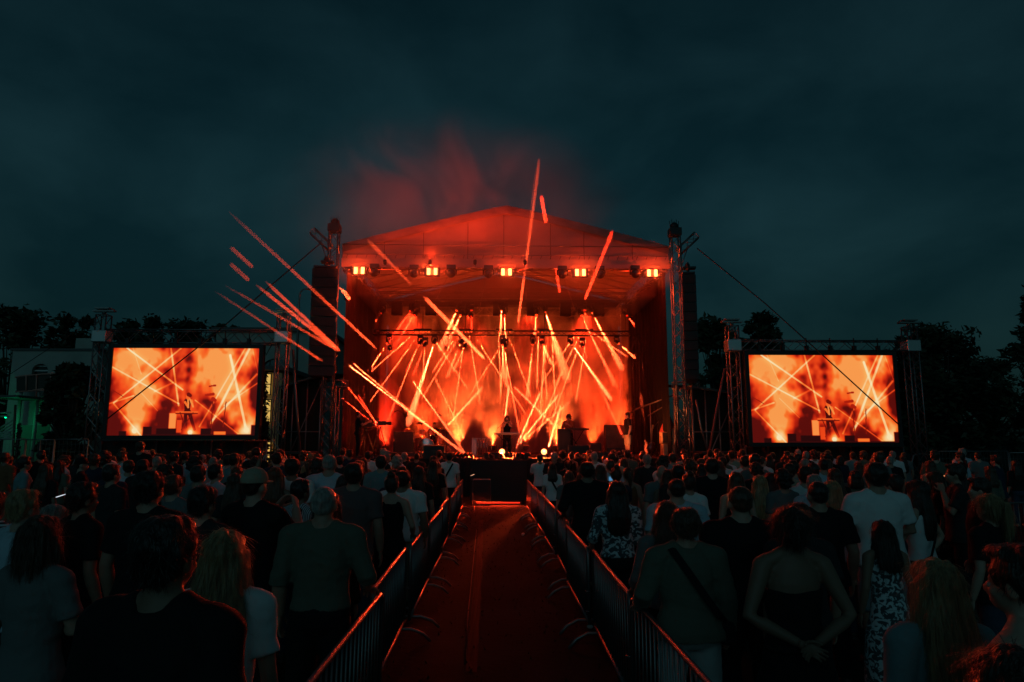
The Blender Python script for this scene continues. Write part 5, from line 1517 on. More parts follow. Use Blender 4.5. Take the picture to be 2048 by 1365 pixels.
def remesh(mb, vox, smooth_it=3, disp=None, folds=False):
    """grow one continuous skin over closed shapes"""
    o = bpy.data.objects.new('tmp', mb.mesh('tmp')); COL.objects.link(o)
    r = o.modifiers.new('r', 'REMESH'); r.mode = 'VOXEL'; r.voxel_size = vox
    if smooth_it:
        s_ = o.modifiers.new('s', 'SMOOTH'); s_.iterations = smooth_it; s_.factor = .5
    dg = bpy.context.evaluated_depsgraph_get()
    me = bpy.data.meshes.new_from_object(o.evaluated_get(dg))
    old = o.data
    bpy.data.objects.remove(o); bpy.data.meshes.remove(old)
    me.polygons.foreach_set('use_smooth', [True] * len(me.polygons))
    if disp:
        n = len(me.vertices); co = np.empty(n * 3); no = np.empty(n * 3)
        me.vertices.foreach_get('co', co); me.vertices.foreach_get('normal', no)
        co = co.reshape(-1, 3); no = no.reshape(-1, 3)
        amp, sc = disp
        d = np.array([noise.noise((c[0] * sc[0] + sc[3], c[1] * sc[1], c[2] * sc[2])) for c in co])
        if folds:                                     # creases: ridges that run slantwise over the cloth
            d = d + .9 * np.array([.35 - abs(noise.noise((c[0] * 8 + c[2] * 5 + sc[3], c[1] * 6, c[2] * 11 - c[0] * 3))) for c in co])
        co = co + no * (d * amp)[:, None]
        me.vertices.foreach_set('co', co.reshape(-1)); me.update()
    return me

# arm joints for the right arm (x > 0), facing +Y; mirrored for the left
SH = V((.185, -.005, 1.42))
ARMS = dict(relax=((.245, -.03, 1.135), (.255, .05, .885)), crossed=((.275, .02, 1.15), (.04, .20, 1.14)), phone=((.25, .20, 1.20), (.09, .37, 1.44)), hip=((.37, -.07, 1.18), (.205, .02, 1.0)),
            behind=((.30, -.07, 1.13), (.06, -.165, 1.0)), up=((.29, .10, 1.62), (.22, .14, 1.87)), rail=((.28, -.02, 1.15), (.25, .24, 1.03)), mic=((.23, .13, 1.19), (.045, .16, 1.45)), chin=((.24, .10, 1.17), (.10, .17, 1.42)), cam=((.22, .15, 1.2), (.12, .36, 1.32)),
            pocket=((.285, -.06, 1.15), (.20, .04, .93)))
HANDS = {}
def hand_mesh(curl):
    """palm, thumb and four unequal bent fingers along +Z, palm facing +Y"""
    if curl in HANDS: return HANDS[curl]
    m = MB()
    m.loft([(0, 0, -.03, .022, .018), (0, 0, .0, .028, .017), (0, 0, .05, .040, .015), (0, 0, .088, .038, .012), (0, 0, .096, .03, .009)], 14)
    for x, L_, a in ((-.029, .066, -.10), (-.010, .078, -.03), (.010, .073, .04), (.028, .058, .12)):
        p = V((x, 0, .082)); pts = [p.copy()]; ang = 0
        for k, f in enumerate((.45, .32, .23)):
            ang += curl * (.75 if k else .5)
            p = p + V((math.sin(a) * L_ * f, math.sin(ang) * L_ * f, math.cos(ang) * L_ * f)); pts.append(p.copy())
        m.path(pts, [.0092, .0088, .0080, .0062], 8)
    m.path([(-.026, .004, .018), (-.052, .016, .045), (-.060, .026, .072), (-.058, .032 + .01 * curl, .094)], [.013, .0115, .0095, .007], 8)
    HANDS[curl] = remesh(m, .0045, 2)
    return HANDS[curl]

TORSO = dict(m=[(.79, .09, .09, -.005), (.85, .168, .118, -.01), (.93, .168, .120, -.012), (1.03, .152, .108, 0), (1.12, .155, .108, .004), (1.24, .170, .116, .006), (1.35, .172, .112, 0), (1.41, .150, .092, -.006), (1.455, .095, .072, -.010), (1.49, .060, .060, -.012)],
             f=[(.79, .09, .09, -.005), (.85, .172, .122, -.015), (.92, .175, .124, -.015), (1.02, .138, .100, 0), (1.09, .128, .094, .004), (1.20, .146, .104, .010), (1.31, .152, .112, .014), (1.39, .138, .088, .002), (1.45, .085, .064, -.008), (1.49, .052, .054, -.012)])
def pose_arm(pose, side, sex):
    e, w_ = ARMS[pose]
    k = .90 if sex == 'f' else 1.0
    s_ = SH.copy()
    s_.x *= k
    off = SH.x - s_.x
    e, w_ = V(e), V(w_)
    e.x -= off; w_.x -= off * .6
    for p in (s_, e, w_): p.x *= side
    return s_, e, w_
def torso_secs(sex, off, z0, z1, flare=0):
    T = TORSO[sex]; out = []
    zs = [t_[0] for t_ in T]
    def at(z):
        return [float(np.interp(z, zs, [t_[i] for t_ in T])) for i in (1, 2, 3)]
    zz = sorted(set([z0, z1] + [z for z in zs if z0 < z < z1]))
    for z in zz:
        rx, ry, cy = at(z)
        f = flare * max(0, (1.15 - z) / .3)
        out.append((0, cy, z, rx + off + f, ry + off + f))
    return out
def add_arm(m, s_, e, w_, off, t1, sex, start=0):
    k = .88 if sex == 'f' else 1.0
    radii = [.062, .052, .042, .046, .030]
    pts = [s_, s_.lerp(e, .5), e, e.lerp(w_, .3), w_]
    ts = [0, .25, .5, .65, 1.0]
    P_, R_ = [], []
    for p, r, t_ in zip(pts, radii, ts):
        if t_ <= t1 + 1e-6: P_.append(p); R_.append(r * k + off * (1 if t_ < .5 else 1))
    if ts[len(P_) - 1] < t1 - 1e-6:
        i = len(P_); f = (t1 - ts[i - 1]) / (ts[i] - ts[i - 1])
        P_.append(pts[i - 1].lerp(pts[i], f)); R_.append((radii[i - 1] + (radii[i] - radii[i - 1]) * f) * k + off * 1.25)
    m.path(P_, R_, 14)
    side = 1 if s_.x > 0 else -1
    m.ell(s_ + V((0, 0, -.005)), (.066 * k + off, .062 * k + off, .062 * k + off))
    m.path([s_ + V((-.01 * side, 0, .015)), V((.10 * side, -.008, 1.455)), V((.045 * side, -.012, 1.50))], [.052 * k + off * .8, .050 * k + off * .7, .042 * k + off * .5], 12)
def add_legs(m, off, zend, sex, stance=.02, flare=0):
    k = .95 if sex == 'f' else 1.0
    for s_ in (-1, 1):
        hip, kn, an = V((.085 * s_, -.01, .86)), V(((.095 + stance) * s_, .012, .48)), V(((.10 + stance) * s_, -.015, .085))
        pts = [hip, hip.lerp(kn, .5), kn, kn.lerp(an, .3), kn.lerp(an, .75), an]; rs = [.092, .078, .056, .058, .042, .038]
        P_, R_ = [], []
        for i, (p, r) in enumerate(zip(pts, rs)):
            if p.z >= zend: P_.append(p); R_.append(r * k + off + flare * max(0, .86 - p.z))
            else:
                q = pts[i - 1]; f = (q.z - zend) / (q.z - p.z); P_.append(q.lerp(p, f)); R_.append((rs[i - 1] + (r - rs[i - 1]) * f) * k + off * 1.2 + flare * max(0, .86 - zend)); break
        m.path(P_, R_, 14)
    m.loft(torso_secs(sex, off, .80, .95), 18)
CACHE = {}
def body_mesh(sex, pl, pr, vox, lean=0):
    key = ('body', sex, pl, pr, vox)
    if key in CACHE: return CACHE[key]
    m = MB()
    m.loft(torso_secs(sex, 0, .79, 1.49), 20)
    k = .9 if sex == 'f' else 1
    m.path([(0, -.016, 1.43), (0, -.010, 1.52), (0, .004, 1.60)], [.062 * k, .055 * k, .056 * k], 14)
    m.ell((0, -.012, 1.652), (.074, .094, .096)); m.ell((0, .028, 1.598), (.060, .066, .074)); m.ell((0, .052, 1.556), (.036, .036, .028))     # skull, face, chin
    m.ell((0, .094, 1.600), (.013, .020, .024)); m.ell((0, .072, 1.640), (.050, .018, .014)); m.ell((0, .082, 1.562), (.024, .012, .009))       # nose, brow, lips
    for s_ in (-1, 1): m.ell((.074 * s_, -.004, 1.615), (.012, .022, .034)); m.ell((.036 * s_, .068, 1.598), (.02, .016, .018))                 # ears, cheeks
    for side, pose in ((-1, pl), (1, pr)):
        s_, e, w_ = pose_arm(pose, side, sex); add_arm(m, s_, e, w_, 0, 1, sex)
    add_legs(m, 0, .05, sex)
    for s_ in (-1, 1):
        m.ell((.12 * s_, .055, .040), (.042, .115, .036)); m.ell((.12 * s_, -.03, .05), (.036, .045, .05))
    me = remesh(m, vox, 3)
    bm = bmesh.new(); bm.from_mesh(me)
    for side, pose in ((-1, pl), (1, pr)):
        s_, e, w_ = pose_arm(pose, side, sex)
        d = (w_ - e).normalized(); curl = .75 if pose in ('phone', 'mic', 'rail', 'cam', 'chin') else .35
        if pose in ('behind', 'crossed'): curl = .5
        nn = V((-side, 0, 0)) if abs(d.x) < .8 else V((0, -1 if pose == 'behind' else 1, 0))
        if pose == 'rail': nn = V((0, 0, -1))
        if pose in ('phone', 'cam'): nn = V((-side, .2, 0))
        y = (nn - d * nn.dot(d)).normalized(); x = y.cross(d)
        R = Matrix((x * (1 if side > 0 else 1), y, d)).transposed().to_4x4(); R.translation = w_ + d * .012
        hm = hand_mesh(curl).copy()
        if (x.dot(V((0, 1, 0))) > 0) if abs(d.x) < .8 else (x.z > 0):        # thumb on the front / upper side
            hm.transform(Matrix.Scale(-1, 4, (1, 0, 0))); hm.flip_normals()
        sc = Matrix.Scale(.9 if sex == 'f' else 1.0, 4)
        hm.transform(R @ sc); bm.from_mesh(hm); bpy.data.meshes.remove(hm)
    for s_ in (-1, 1):
        r = bmesh.ops.create_uvsphere(bm, u_segments=8, v_segments=6, radius=.0105, matrix=Matrix.Translation((.031 * s_, .0785, 1.617)))
        for v in r['verts']:
            for f in v.link_faces: f.material_index = 1
    for f in bm.faces: f.smooth = True
    bm.to_mesh(me); bm.free()
    me.materials.append(SKINS[0]); me.materials.append(EYEW)
    CACHE[key] = me
    return me
def top_mesh(kind, sex, pl, pr, vox, seed=0):
    key = ('top', kind, sex, pl, pr, vox, seed)
    if key in CACHE: return CACHE[key]
    m = MB()
    if kind == 'strapless':
        m.loft(torso_secs(sex, .012, .93, 1.27), 22)
    else:
        loose = .020 if kind in ('tee', 'blouse', 'sweater') else .012
        if kind == 'sweater': loose = .028
        z1 = 1.485 if kind != 'tank' else 1.42
        z0 = .86 if kind in ('tee', 'sweater') else .95
        m.loft(torso_secs(sex, loose, z0, z1, .02 if kind in ('tee', 'sweater') else .01), 22)
        t1 = dict(tee=.36, sweater=1.0, blouse=.62, tank=0, shirt=.55)[kind]
        for side, pose in ((-1, pl), (1, pr)):
            s_, e, w_ = pose_arm(pose, side, sex)
            if kind == 'tank':
                m.path([V((.095 * side, -.06, 1.38)), V((.085 * side, -.02, 1.475)), V((.09 * side, .07, 1.38))], [.028, .024, .028], 10)
            else:
                add_arm(m, s_, e, w_, .018 if kind != 'sweater' else .024, t1, sex)
    CACHE[key] = remesh(m, vox, 2, (.011, (7, 7, 4.5, seed * 3.7)), True)
    return CACHE[key]
def bottom_mesh(kind, sex, vox):
    key = ('bot', kind, sex, vox)
    if key in CACHE: return CACHE[key]
    m = MB()
    if kind in ('skirt', 'long_skirt'):
        z0 = .52 if kind == 'skirt' else .25
        m.loft([(0, 0, z0, .27, .22), (0, 0, .70, .235, .185), (0, -.01, .86, .19, .145), (0, -.012, .95, .172, .122), (0, 0, 1.04, .136, .100)], 24)
    else:
        add_legs(m, .014, .06 if kind == 'trousers' else .47, sex, flare=.015 if kind == 'trousers' else .03)
        m.loft(torso_secs(sex, .008, .82, 1.0), 18)
    CACHE[key] = remesh(m, vox, 2, (.006, (9, 9, 5, 1.3)), True)
    return CACHE[key]
def hair_mesh(kind, vox, fine):
    key = ('hair', kind, vox, fine)
    if key in CACHE: return CACHE[key]
    m = MB()
    cap = lambda g: (m.ell((0, -.020, 1.664), (.079 + g, .094 + g, .093 + g)), m.ell((0, -.052, 1.622), (.066 + g, .052 + g, .062 + g)))
    disp = (.010, (28, 28, 10, 2.0)); it = 2
    if kind == 'cropped': cap(-.001); disp = (.003, (40, 40, 40, 1))
    elif kind == 'short': cap(.012); m.ell((0, .02, 1.728), (.066, .07, .034)); disp = (.014, (26, 26, 14, 5))
    elif kind == 'curly': cap(.030); m.ell((0, 0, 1.73), (.09, .10, .06)); disp = (.034, (22, 22, 22, 7))
    elif kind in ('long', 'long2', 'bob', 'pony', 'bun', 'updo'):
        cap(.014)
        m.ell((0, .012, 1.700), (.083, .085, .062))
        if kind in ('long', 'long2'):
            zb = 1.17 if kind == 'long' else 1.27
            m.loft([(0, -.085, zb, .075, .020), (0, -.10, zb + .07, .112, .036), (0, -.098, 1.38, .124, .046), (0, -.082, 1.48, .112, .055), (0, -.055, 1.58, .100, .066), (0, -.03, 1.66, .090, .08)], 20)
            for s_ in (-1, 1): m.path([(.080 * s_, .012, 1.66), (.094 * s_, .0, 1.55), (.108 * s_, -.02, 1.43), (.10 * s_, -.03, 1.33)], [.028, .030, .030, .014], 10)
            disp = (.015, (34, 34, 4, 3))
        elif kind == 'bob':
            m.loft([(0, -.030, 1.475, .094, .076), (0, -.032, 1.51, .108, .088), (0, -.028, 1.58, .108, .094), (0, -.02, 1.66, .096, .096)], 20)
            for s_ in (-1, 1): m.path([(.085 * s_, .02, 1.65), (.098 * s_, .018, 1.56), (.092 * s_, .012, 1.49)], [.026, .028, .018], 10)
            disp = (.013, (34, 34, 5, 4))
        elif kind == 'pony':
            m.path([(0, -.10, 1.69), (0, -.15, 1.68), (0, -.165, 1.60), (0, -.145, 1.46), (0, -.13, 1.36)], [.026, .030, .036, .030, .008], 12)
        elif kind == 'bun':
            m.ell((0, -.075, 1.765), (.048, .048, .044)); disp = (.012, (30, 30, 20, 5))
        else:
            m.ell((0, -.105, 1.64), (.062, .052, .07)); m.ell((.02, -.10, 1.70), (.05, .045, .04)); disp = (.016, (28, 28, 20, 6))
    me = remesh(m, vox, it, disp)
    if fine and kind != 'cropped':                    # loose strands over the surface
        rng = random.Random(hash(kind) % 1000 if False else len(kind) * 17)
        bm = bmesh.new(); bm.from_mesh(me); bm.faces.ensure_lookup_table()
        fs = [f for f in bm.faces if f.calc_center_median().z > 1.2]
        for _ in range(2200 if kind not in ('short', 'curly') else 1500):
            f = rng.choice(fs); p = f.calc_center_median(); n = f.normal.copy()
            dn = V((0, 0, -1)); dn = dn - n * dn.dot(n)
            dn = dn.normalized() if dn.length > .2 else V((rng.uniform(-1, 1), rng.uniform(-1, 1), 0)).normalized()
            if kind in ('short', 'curly'): dn = (dn + V((rng.gauss(0, .6), rng.gauss(0, .6), rng.gauss(0, .4)))).normalized()
            L_ = rng.uniform(.02, .04) if kind in ('short', 'curly') else rng.uniform(.04, .13)
            out = rng.uniform(.03, .28); sd = n.cross(dn) * .0010
            q1 = p + dn * L_ * .5 + n * L_ * out * .7; q2 = p + dn * L_ + n * L_ * out * rng.uniform(.4, 1.3)
            vs = [bm.verts.new(x) for x in (p - sd - n * .003, p + sd - n * .003, q1 + sd, q1 - sd, q2)]
            bm.faces.new((vs[0], vs[1], vs[2], vs[3])); bm.faces.new((vs[3], vs[2], vs[4]))
        for f in bm.faces: f.smooth = True
        bm.to_mesh(me); bm.free()
    CACHE[key] = me
    return me
def cap_mesh(back, vox):
    key = ('cap', back)
    if key in CACHE: return CACHE[key]
    m = MB(); s_ = -1 if back else 1
    m.loft([(0, -.012, 1.655, .088, .106), (0, -.012, 1.69, .088, .105), (0, -.012, 1.73, .076, .092), (0, -.012, 1.76, .05, .06), (0, -.012, 1.772, .015, .02)], 24)
    m.loft([(0, .09 * s_ - .01, 1.652, .070, .085), (0, .09 * s_ - .01, 1.664, .070, .085)], 24)
    m.ell((0, -.012, 1.775), (.008, .008, .006))
    CACHE[key] = remesh(m, .006, 2)
    return CACHE[key]
def shoe_mesh():
    if 'shoe' in CACHE: return CACHE['shoe']
    m = MB(); m.ell((0, .05, .045), (.050, .135, .042)); m.ell((0, -.035, .06), (.046, .055, .06)); m.box((0, .03, .012), (.085, .24, .024), bev=.01)
    CACHE['shoe'] = remesh(m, .009, 2); return CACHE['shoe']
def strap_mesh(flip):
    key = ('strap', flip)
    if key in CACHE: return CACHE[key]
    m = MB(); s_ = -1 if flip else 1
    pts = [V((.11 * s_, .03, 1.49)), V((.10 * s_, -.075, 1.475)), V((.03 * s_, -.145, 1.34)), V((-.06 * s_, -.150, 1.18)), V((-.15 * s_, -.135, 1.03)), V((-.20 * s_, -.04, .98))]
    vs = []; fs = []
    for i, p in enumerate(pts):
        d = (pts[min(i + 1, 5)] - pts[max(i - 1, 0)]).normalized(); w_ = d.cross(V((0, 1, 0)) if abs(d.y) < .8 else V((0, 0, 1))).normalized() * .022; o = V((0, -.006, .002))
        vs += [p + w_, p - w_, p - w_ + o, p + w_ + o]
    for i in range(5):
        for k in range(4): fs.append((i * 4 + k, i * 4 + (k + 1) % 4, i * 4 + 4 + (k + 1) % 4, i * 4 + 4 + k))
    fs += [(0, 3, 2, 1), (20, 21, 22, 23)]
    m.add(vs, fs); m.box((-.21 * s_, .0, .90), (.09, .22, .16), bev=.03)
    CACHE[key] = m.mesh('strap'); return CACHE[key]

PERSON_N = 0
def person(p, H, rz, sex, hair, hcol, top, tcol, bot, bcol, pl='relax', pr='relax', label='', near=False, group='concert crowd', skin=0, wide=1.0, shoes=True, strap=None, cap=None, phone=False, seed=0):
    """one standing person; p is the point between the feet"""
    global PERSON_N
    PERSON_N += 1
    t = thing('person', label, 'person', p, group, rz)
    s_ = H / 1.755
    t.scale = (s_ * wide, s_ * (1 + (wide - 1) * .5), s_)
    vx = .010 if near else .016
    link('body', body_mesh(sex, pl, pr, vx), t)
    t.children[0].material_slots[0].link = 'OBJECT'; t.children[0].material_slots[0].material = SKINS[skin]
    link({'tee': 't_shirt', 'tank': 'sleeveless_top', 'strapless': 'strapless_top', 'sweater': 'sweater', 'blouse': 'blouse', 'shirt': 'shirt'}[top], top_mesh(top, sex, pl, pr, vx, seed), t, TOPC[tcol])
    if bot: link({'trousers': 'trousers', 'shorts': 'shorts', 'skirt': 'skirt', 'long_skirt': 'skirt'}[bot], bottom_mesh(bot, sex, .014 if near else .018), t, BOTC[bcol])
    if hair != 'bald': link('hair', hair_mesh(hair, .007 if near else .012, near), t, HAIRC[hcol])
    if cap: link('cap', cap_mesh(cap == 'back', .006), t, TOPC['beige'] if cap != 'dark' else TOPC['black'])
    if shoes:
        for k in (-1, 1): link('shoe', shoe_mesh(), t, LEATHER).location = (.12 * k, .01, 0)
    if strap is not None: link('shoulder_bag', strap_mesh(strap), t, BLK)
    if phone:
        R = t.rotation_euler.to_matrix()
        e, w_ = ARMS['phone']
        q = V(p) + R @ V((w_[0] * .35 * s_, (w_[1] + .08) * s_, (w_[2] + .12) * s_))
        ph = thing('phone', 'lit phone held up by ' + label.split(',')[0], 'phone', q, rz=rz)
        ph.rotation_euler = (-.25, 0, rz)
        MB().box((0, 0, 0), (.15, .009, .074), bev=.004).build('case', BLACK, ph)
        MB().box((0, -.0062, 0), (.138, .001, .066)).build('screen', mat('phone_screen', (.02, .02, .02), emit=phone if isinstance(phone, tuple) else (1, .35, .12), estr=.9) if not isinstance(phone, tuple) else mat('phone_screen_blue', (.02, .02, .02), emit=phone, estr=.5), ph)
    return t

def spot_of(px, ytop, H=None, Y=None):
    d = ray(px, ytop)
    if Y is None: Y = (H - 2.05) / d.z
    p = EYE + d * Y
    return V((p.x, Y, 0)), (H or p.z)
DEG = math.radians
USED = []
def crowd(px, ytop, H, sex, hair, hcol, top, tcol, bot, bcol, label, rz=0, Y=None, **k):
    if Y is not None:
        p, H2 = spot_of(px, ytop, None, Y); H = H2
    else:
        p, _ = spot_of(px, ytop, H)
    # keep clear of the aisle barriers
    if -1.17 < p.x < .05 and 3.0 < p.y < 22: p.x = -1.17
    if .05 <= p.x < 1.28 and 3.0 < p.y < 22: p.x = 1.28
    near = p.y < 6.5
    USED.append((p.x, p.y))
    kw = dict(near=near, skin=(len(USED) * 7) % 5 % 3 if 'skin' not in k else k.pop('skin'), seed=len(USED) % 4, shoes=p.y < 9)
    kw.update(k)
    return person(p, H, DEG(rz), sex, hair, hcol, top, tcol, bot, bcol, label=label, **kw)
# ------------------------------------------------------------------ the people one can tell apart, from the front of the picture back
ARMS['mic'] = ((.23, .13, 1.19), (.06, .15, 1.43))
C = crowd
C(340, 1036, None, 'm', 'short', 'black', 'tee', 'black', 'trousers', 'black', 'broad dark man in black tee nearest the camera, head bent to long-haired girl', rz=-14, Y=2.35, wide=1.08)
C(455, 1063, None, 'f', 'long', 'blond', 'tee', 'white', 'shorts', 'denim', 'girl with long straight hair rimmed orange, in white tee, leaning by broad dark man', rz=8, Y=3.1)
C(85, 1035, 1.65, 'f', 'bob', 'brown', 'tee', 'grey', 'long_skirt', 'bloom', 'woman with brown bob in grey tee and white patterned skirt, lower left', pl='relax', pr='crossed', rz=-12)
C(52, 981, 1.72, 'm', 'short', 'blond', 'tee', 'blue', 'trousers', 'denim', 'blond short-haired man in pale blue tee behind the woman with brown bob', rz=-20)
C(-8, 985, 1.66, 'f', 'short', 'red', 'tee', 'hstripe', 'trousers', 'denim', 'person in black and white striped tee cut by the left border')
C(110, 1012, 1.54, 'f', 'bob', 'grey', 'tee', 'white', 'trousers', 'pale', 'short grey-haired person half hidden beside the woman with brown bob', rz=-60)
C(170, 966, 1.74, 'm', 'short', 'dark', 'tee', 'black', 'trousers', 'black', 'dark-haired man in black tee turning right, between blond man and broad-headed man', rz=-35)
C(303, 944, 1.83, 'm', 'short', 'black', 'tee', 'black', 'trousers', 'denim', 'tall broad-headed man with thick black hair and black tee, left half', rz=-10, wide=1.08)
C(408, 975, 1.72, 'm', 'short', 'black', 'tee', 'charcoal', 'trousers', 'black', 'dark-haired man in charcoal tee with light collar, left of the cap wearer', rz=-18)
t = C(512, 939, 1.83, 'm', 'cropped', 'dark', 'tee', 'black', 'trousers', 'black', 'man with beige baseball cap filming with raised arms, left half', rz=-20, pl='phone', pr='phone', cap='front', wide=1.06)
C(603, 960, 1.68, 'm', 'short', 'black', 'tee', 'vstripe', 'trousers', 'denim', 'dark-haired man in light vertically striped shirt with dark shoulder strap', rz=-35, strap=False)
C(655, 984, 1.66, 'f', 'long', 'dark', 'sweater', 'black', 'trousers', 'black', 'dark-haired woman in black jacket just left of the bald man', rz=-6)
C(689, 973, 1.74, 'm', 'cropped', 'grey', 'shirt', 'olive', 'trousers', 'black', 'nearly bald man in grey-green shirt holding the left barrier', pr='rail', wide=1.12)
C(349, 951, 1.70, 'm', 'short', 'brown', 'tee', 'grey', 'trousers', 'denim', 'brown-haired boy in grey tee with a thin strap, left of the charcoal tee', rz=-12, strap=True)
C(472, 948, 1.66, 'f', 'long', 'brown', 'tee', 'charcoal', 'trousers', 'denim', 'woman with long brown hair in charcoal tee just left of the cap wearer')
C(586, 918, 1.82, 'm', 'short', 'dark', 'tee', 'white', 'trousers', 'denim', 'broad man in white tee behind the striped shirt', wide=1.08)
C(660, 909, 1.85, 'm', 'cropped', 'grey', 'tee', 'blue', 'trousers', 'denim', 'tall grey-haired man in wide pale blue tee, left half', Y=9.4, wide=1.15)
C(709, 927, 1.82, 'm', 'short', 'dark', 'tee', 'mauve', 'trousers', 'denim', 'tall man in brownish mauve tee behind the bald man', wide=1.08)
C(689, 952, 1.66, 'f', 'bob', 'dark', 'tee', 'black', 'trousers', 'black', 'head with red rim peeping directly above the bald man')
C(814, 951, 1.66, 'f', 'bun', 'dark', 'tank', 'black', 'trousers', 'black', 'woman with pinned dark hair and sleeveless black top by the left barrier', pr='rail')
C(812, 943, None, 'm', 'short', 'dark', 'tee', 'white', 'trousers', 'beige', 'wide man in white tee hidden behind the sleeveless black top', Y=8.9, wide=1.25)
C(859, 950, 1.62, 'f', 'bob', 'blond', 'blouse', 'rings', 'trousers', 'pale', 'blond woman with bob in ring-patterned blouse at the left barrier')
C(790, 940, 1.65, 'f', 'long', 'dark', 'tee', 'navy', 'trousers', 'black', 'woman with long dark hair left of the pinned-hair woman')
C(763, 912, 1.76, 'm', 'short', 'dark', 'shirt', 'teal', 'trousers', 'denim', 'slim man in grey-teal shirt in the middle of the left crowd', Y=11.5)
C(916, 906, 1.74, 'm', 'short', 'black', 'tee', 'white', 'trousers', 'black', 'man in white tee with black backpack at the far end of the left barrier', Y=18.2, strap=False)
C(212, 908, 1.80, 'm', 'curly', 'dark', 'tee', 'black', 'trousers', 'black', 'person with wide curly dark hair near the left screen tower')
C(246, 904, 1.82, 'm', 'short', 'brown', 'tee', 'blue', 'trousers', 'denim', 'short-haired man turned right in pale blue tee under the left screen', rz=-40)
C(226, 930, 1.76, 'm', 'short', 'dark', 'tee', 'charcoal', 'trousers', 'black', 'man with short dark hair and charcoal tee before the pale blue tee', rz=-30)
C(165, 916, 1.76, 'm', 'cropped', 'dark', 'tee', 'black', 'trousers', 'black', 'man with dark cap turned right at the foot of the left screen tower', rz=-55, cap='dark')
C(130, 914, 1.72, 'm', 'curly', 'brown', 'tee', 'blue', 'trousers', 'denim', 'curly-haired person rimmed red left of the dark cap', rz=-45)
t = C(94, 929, 1.68, 'f', 'long', 'brown', 'tee', 'black', 'trousers', 'black', 'woman with long brown hair and black tee looking at a small lit phone', rz=-10)
C(52, 914, 1.78, 'm', 'short', 'dark', 'tee', 'teal', 'trousers', 'denim', 'man in dusky teal tee looking right near the left border', rz=-50)
C(282, 884, None, 'm', 'short', 'brown', 'tee', 'black', 'trousers', 'black', 'tallest person under the left screen, standing before the lit window', Y=17.2)
C(288, 920, 1.76, 'm', 'short', 'dark', 'tee', 'charcoal', 'trousers', 'black', 'man in charcoal tee just below the lit window')
C(323, 909, 1.78, 'm', 'short', 'dark', 'tee', 'black', 'trousers', 'black', 'man in black tee looking right beside the lit window', rz=-70)
C(350, 904, 1.82, 'm', 'short', 'dark', 'shirt', 'charcoal', 'trousers', 'black', 'tall dark-haired man in charcoal shirt right of the lit window', rz=-30)
C(392, 903, 1.82, 'm', 'short', 'dark', 'tee', 'blue', 'trousers', 'denim', 'tall man in pale blue tee under the right part of the left screen')
C(399, 932, 1.74, 'm', 'short', 'dark', 'tee', 'grey', 'trousers', 'denim', 'red-rimmed man in grey tee between two pale blue tees', rz=-12)
C(434, 929, 1.74, 'm', 'short', 'black', 'tee', 'blue', 'trousers', 'denim', 'black-haired man in pale blue tee, head turned right', rz=-40)
C(458, 910, 1.78, 'm', 'short', 'dark', 'shirt', 'blue', 'trousers', 'denim', 'man in pale blue patterned shirt under the right end of the left screen', rz=-10)
C(428, 914, 1.74, 'm', 'cropped', 'grey', 'tee', 'pink', 'trousers', 'beige', 'grey-cropped man in pinkish tee under the left screen')
C(478, 911, 1.76, 'm', 'short', 'black', 'tee', 'black', 'trousers', 'black', 'dark man before the yellow windows right of the left screen')
C(514, 896, None, 'm', 'short', 'black', 'tee', 'black', 'trousers', 'black', 'tall dark man standing out against the yellow windows', Y=15.5)
C(556, 906, 1.80, 'm', 'short', 'dark', 'tee', 'navy', 'trousers', 'denim', 'man in navy tee right of the screen tower', Y=13.0)
C(475, 934, 1.64, 'f', 'long', 'brown', 'tee', 'black', 'trousers', 'black', 'brown-haired woman in black tee behind the charcoal tee woman')
C(551, 936, 1.72, 'f', 'long', 'red', 'tank', 'black', 'trousers', 'black', 'red-haired woman with bare raised arms right of the cap wearer', pl='up', pr='phone', rz=10)
C(620, 920, 1.70, 'f', 'pony', 'brown', 'tee', 'black', 'trousers', 'black', 'woman with tied hair rimmed red between white and blue tees')
C(846, 933, 1.66, 'f', 'long', 'dark', 'tee', 'black', 'trousers', 'black', 'long-haired woman in black tee just above the ring-patterned blouse')
C(804, 934, 1.66, 'm', 'short', 'dark', 'tee', 'charcoal', 'trousers', 'black', 'man in charcoal tee right above the pinned-hair woman')
C(893, 921, 1.64, 'f', 'long', 'brown', 'tank', 'charcoal', 'trousers', 'black', 'long-haired woman in charcoal top at the far left barrier', Y=14.0)
C(871, 921, 1.66, 'f', 'long', 'dark', 'tee', 'black', 'trousers', 'denim', 'long dark-haired woman in black tee, third from the left barrier end', Y=13.4)
# right of the aisle
C(1337, 1018, 1.60, 'f', 'short', 'brown', 'sweater', 'olive', 'trousers', 'pale', 'short-haired person in olive sweater with shoulder strap leaning on the right barrier', pl='rail', strap=True, wide=1.22)
C(1296, 1005, 1.60, 'f', 'long', 'brown', 'blouse', 'grey', 'trousers', 'black', 'woman with long brown hair at the right barrier before the olive sweater', pl='rail')
C(1225, 964, 1.63, 'f', 'long', 'black', 'blouse', 'floral', 'trousers', 'black', 'woman with long black hair in patterned pale blouse leaning on the right barrier', pl='rail', wide=1.1)
C(1352, 957, 1.68, 'm', 'cropped', 'dark', 'tee', 'blue', 'trousers', 'denim', 'cropped-hair man in wide pale blue tee behind the olive sweater', wide=1.2)
C(1145, 925, 1.76, 'm', 'short', 'dark', 'shirt', 'black', 'trousers', 'black', 'big man in loose black shirt by the right barrier', pl='rail', wide=1.2)
C(1256, 936, 1.63, 'f', 'pony', 'brown', 'tank', 'rust', 'trousers', 'black', 'woman with ponytail and rust-brown top right of the aisle')
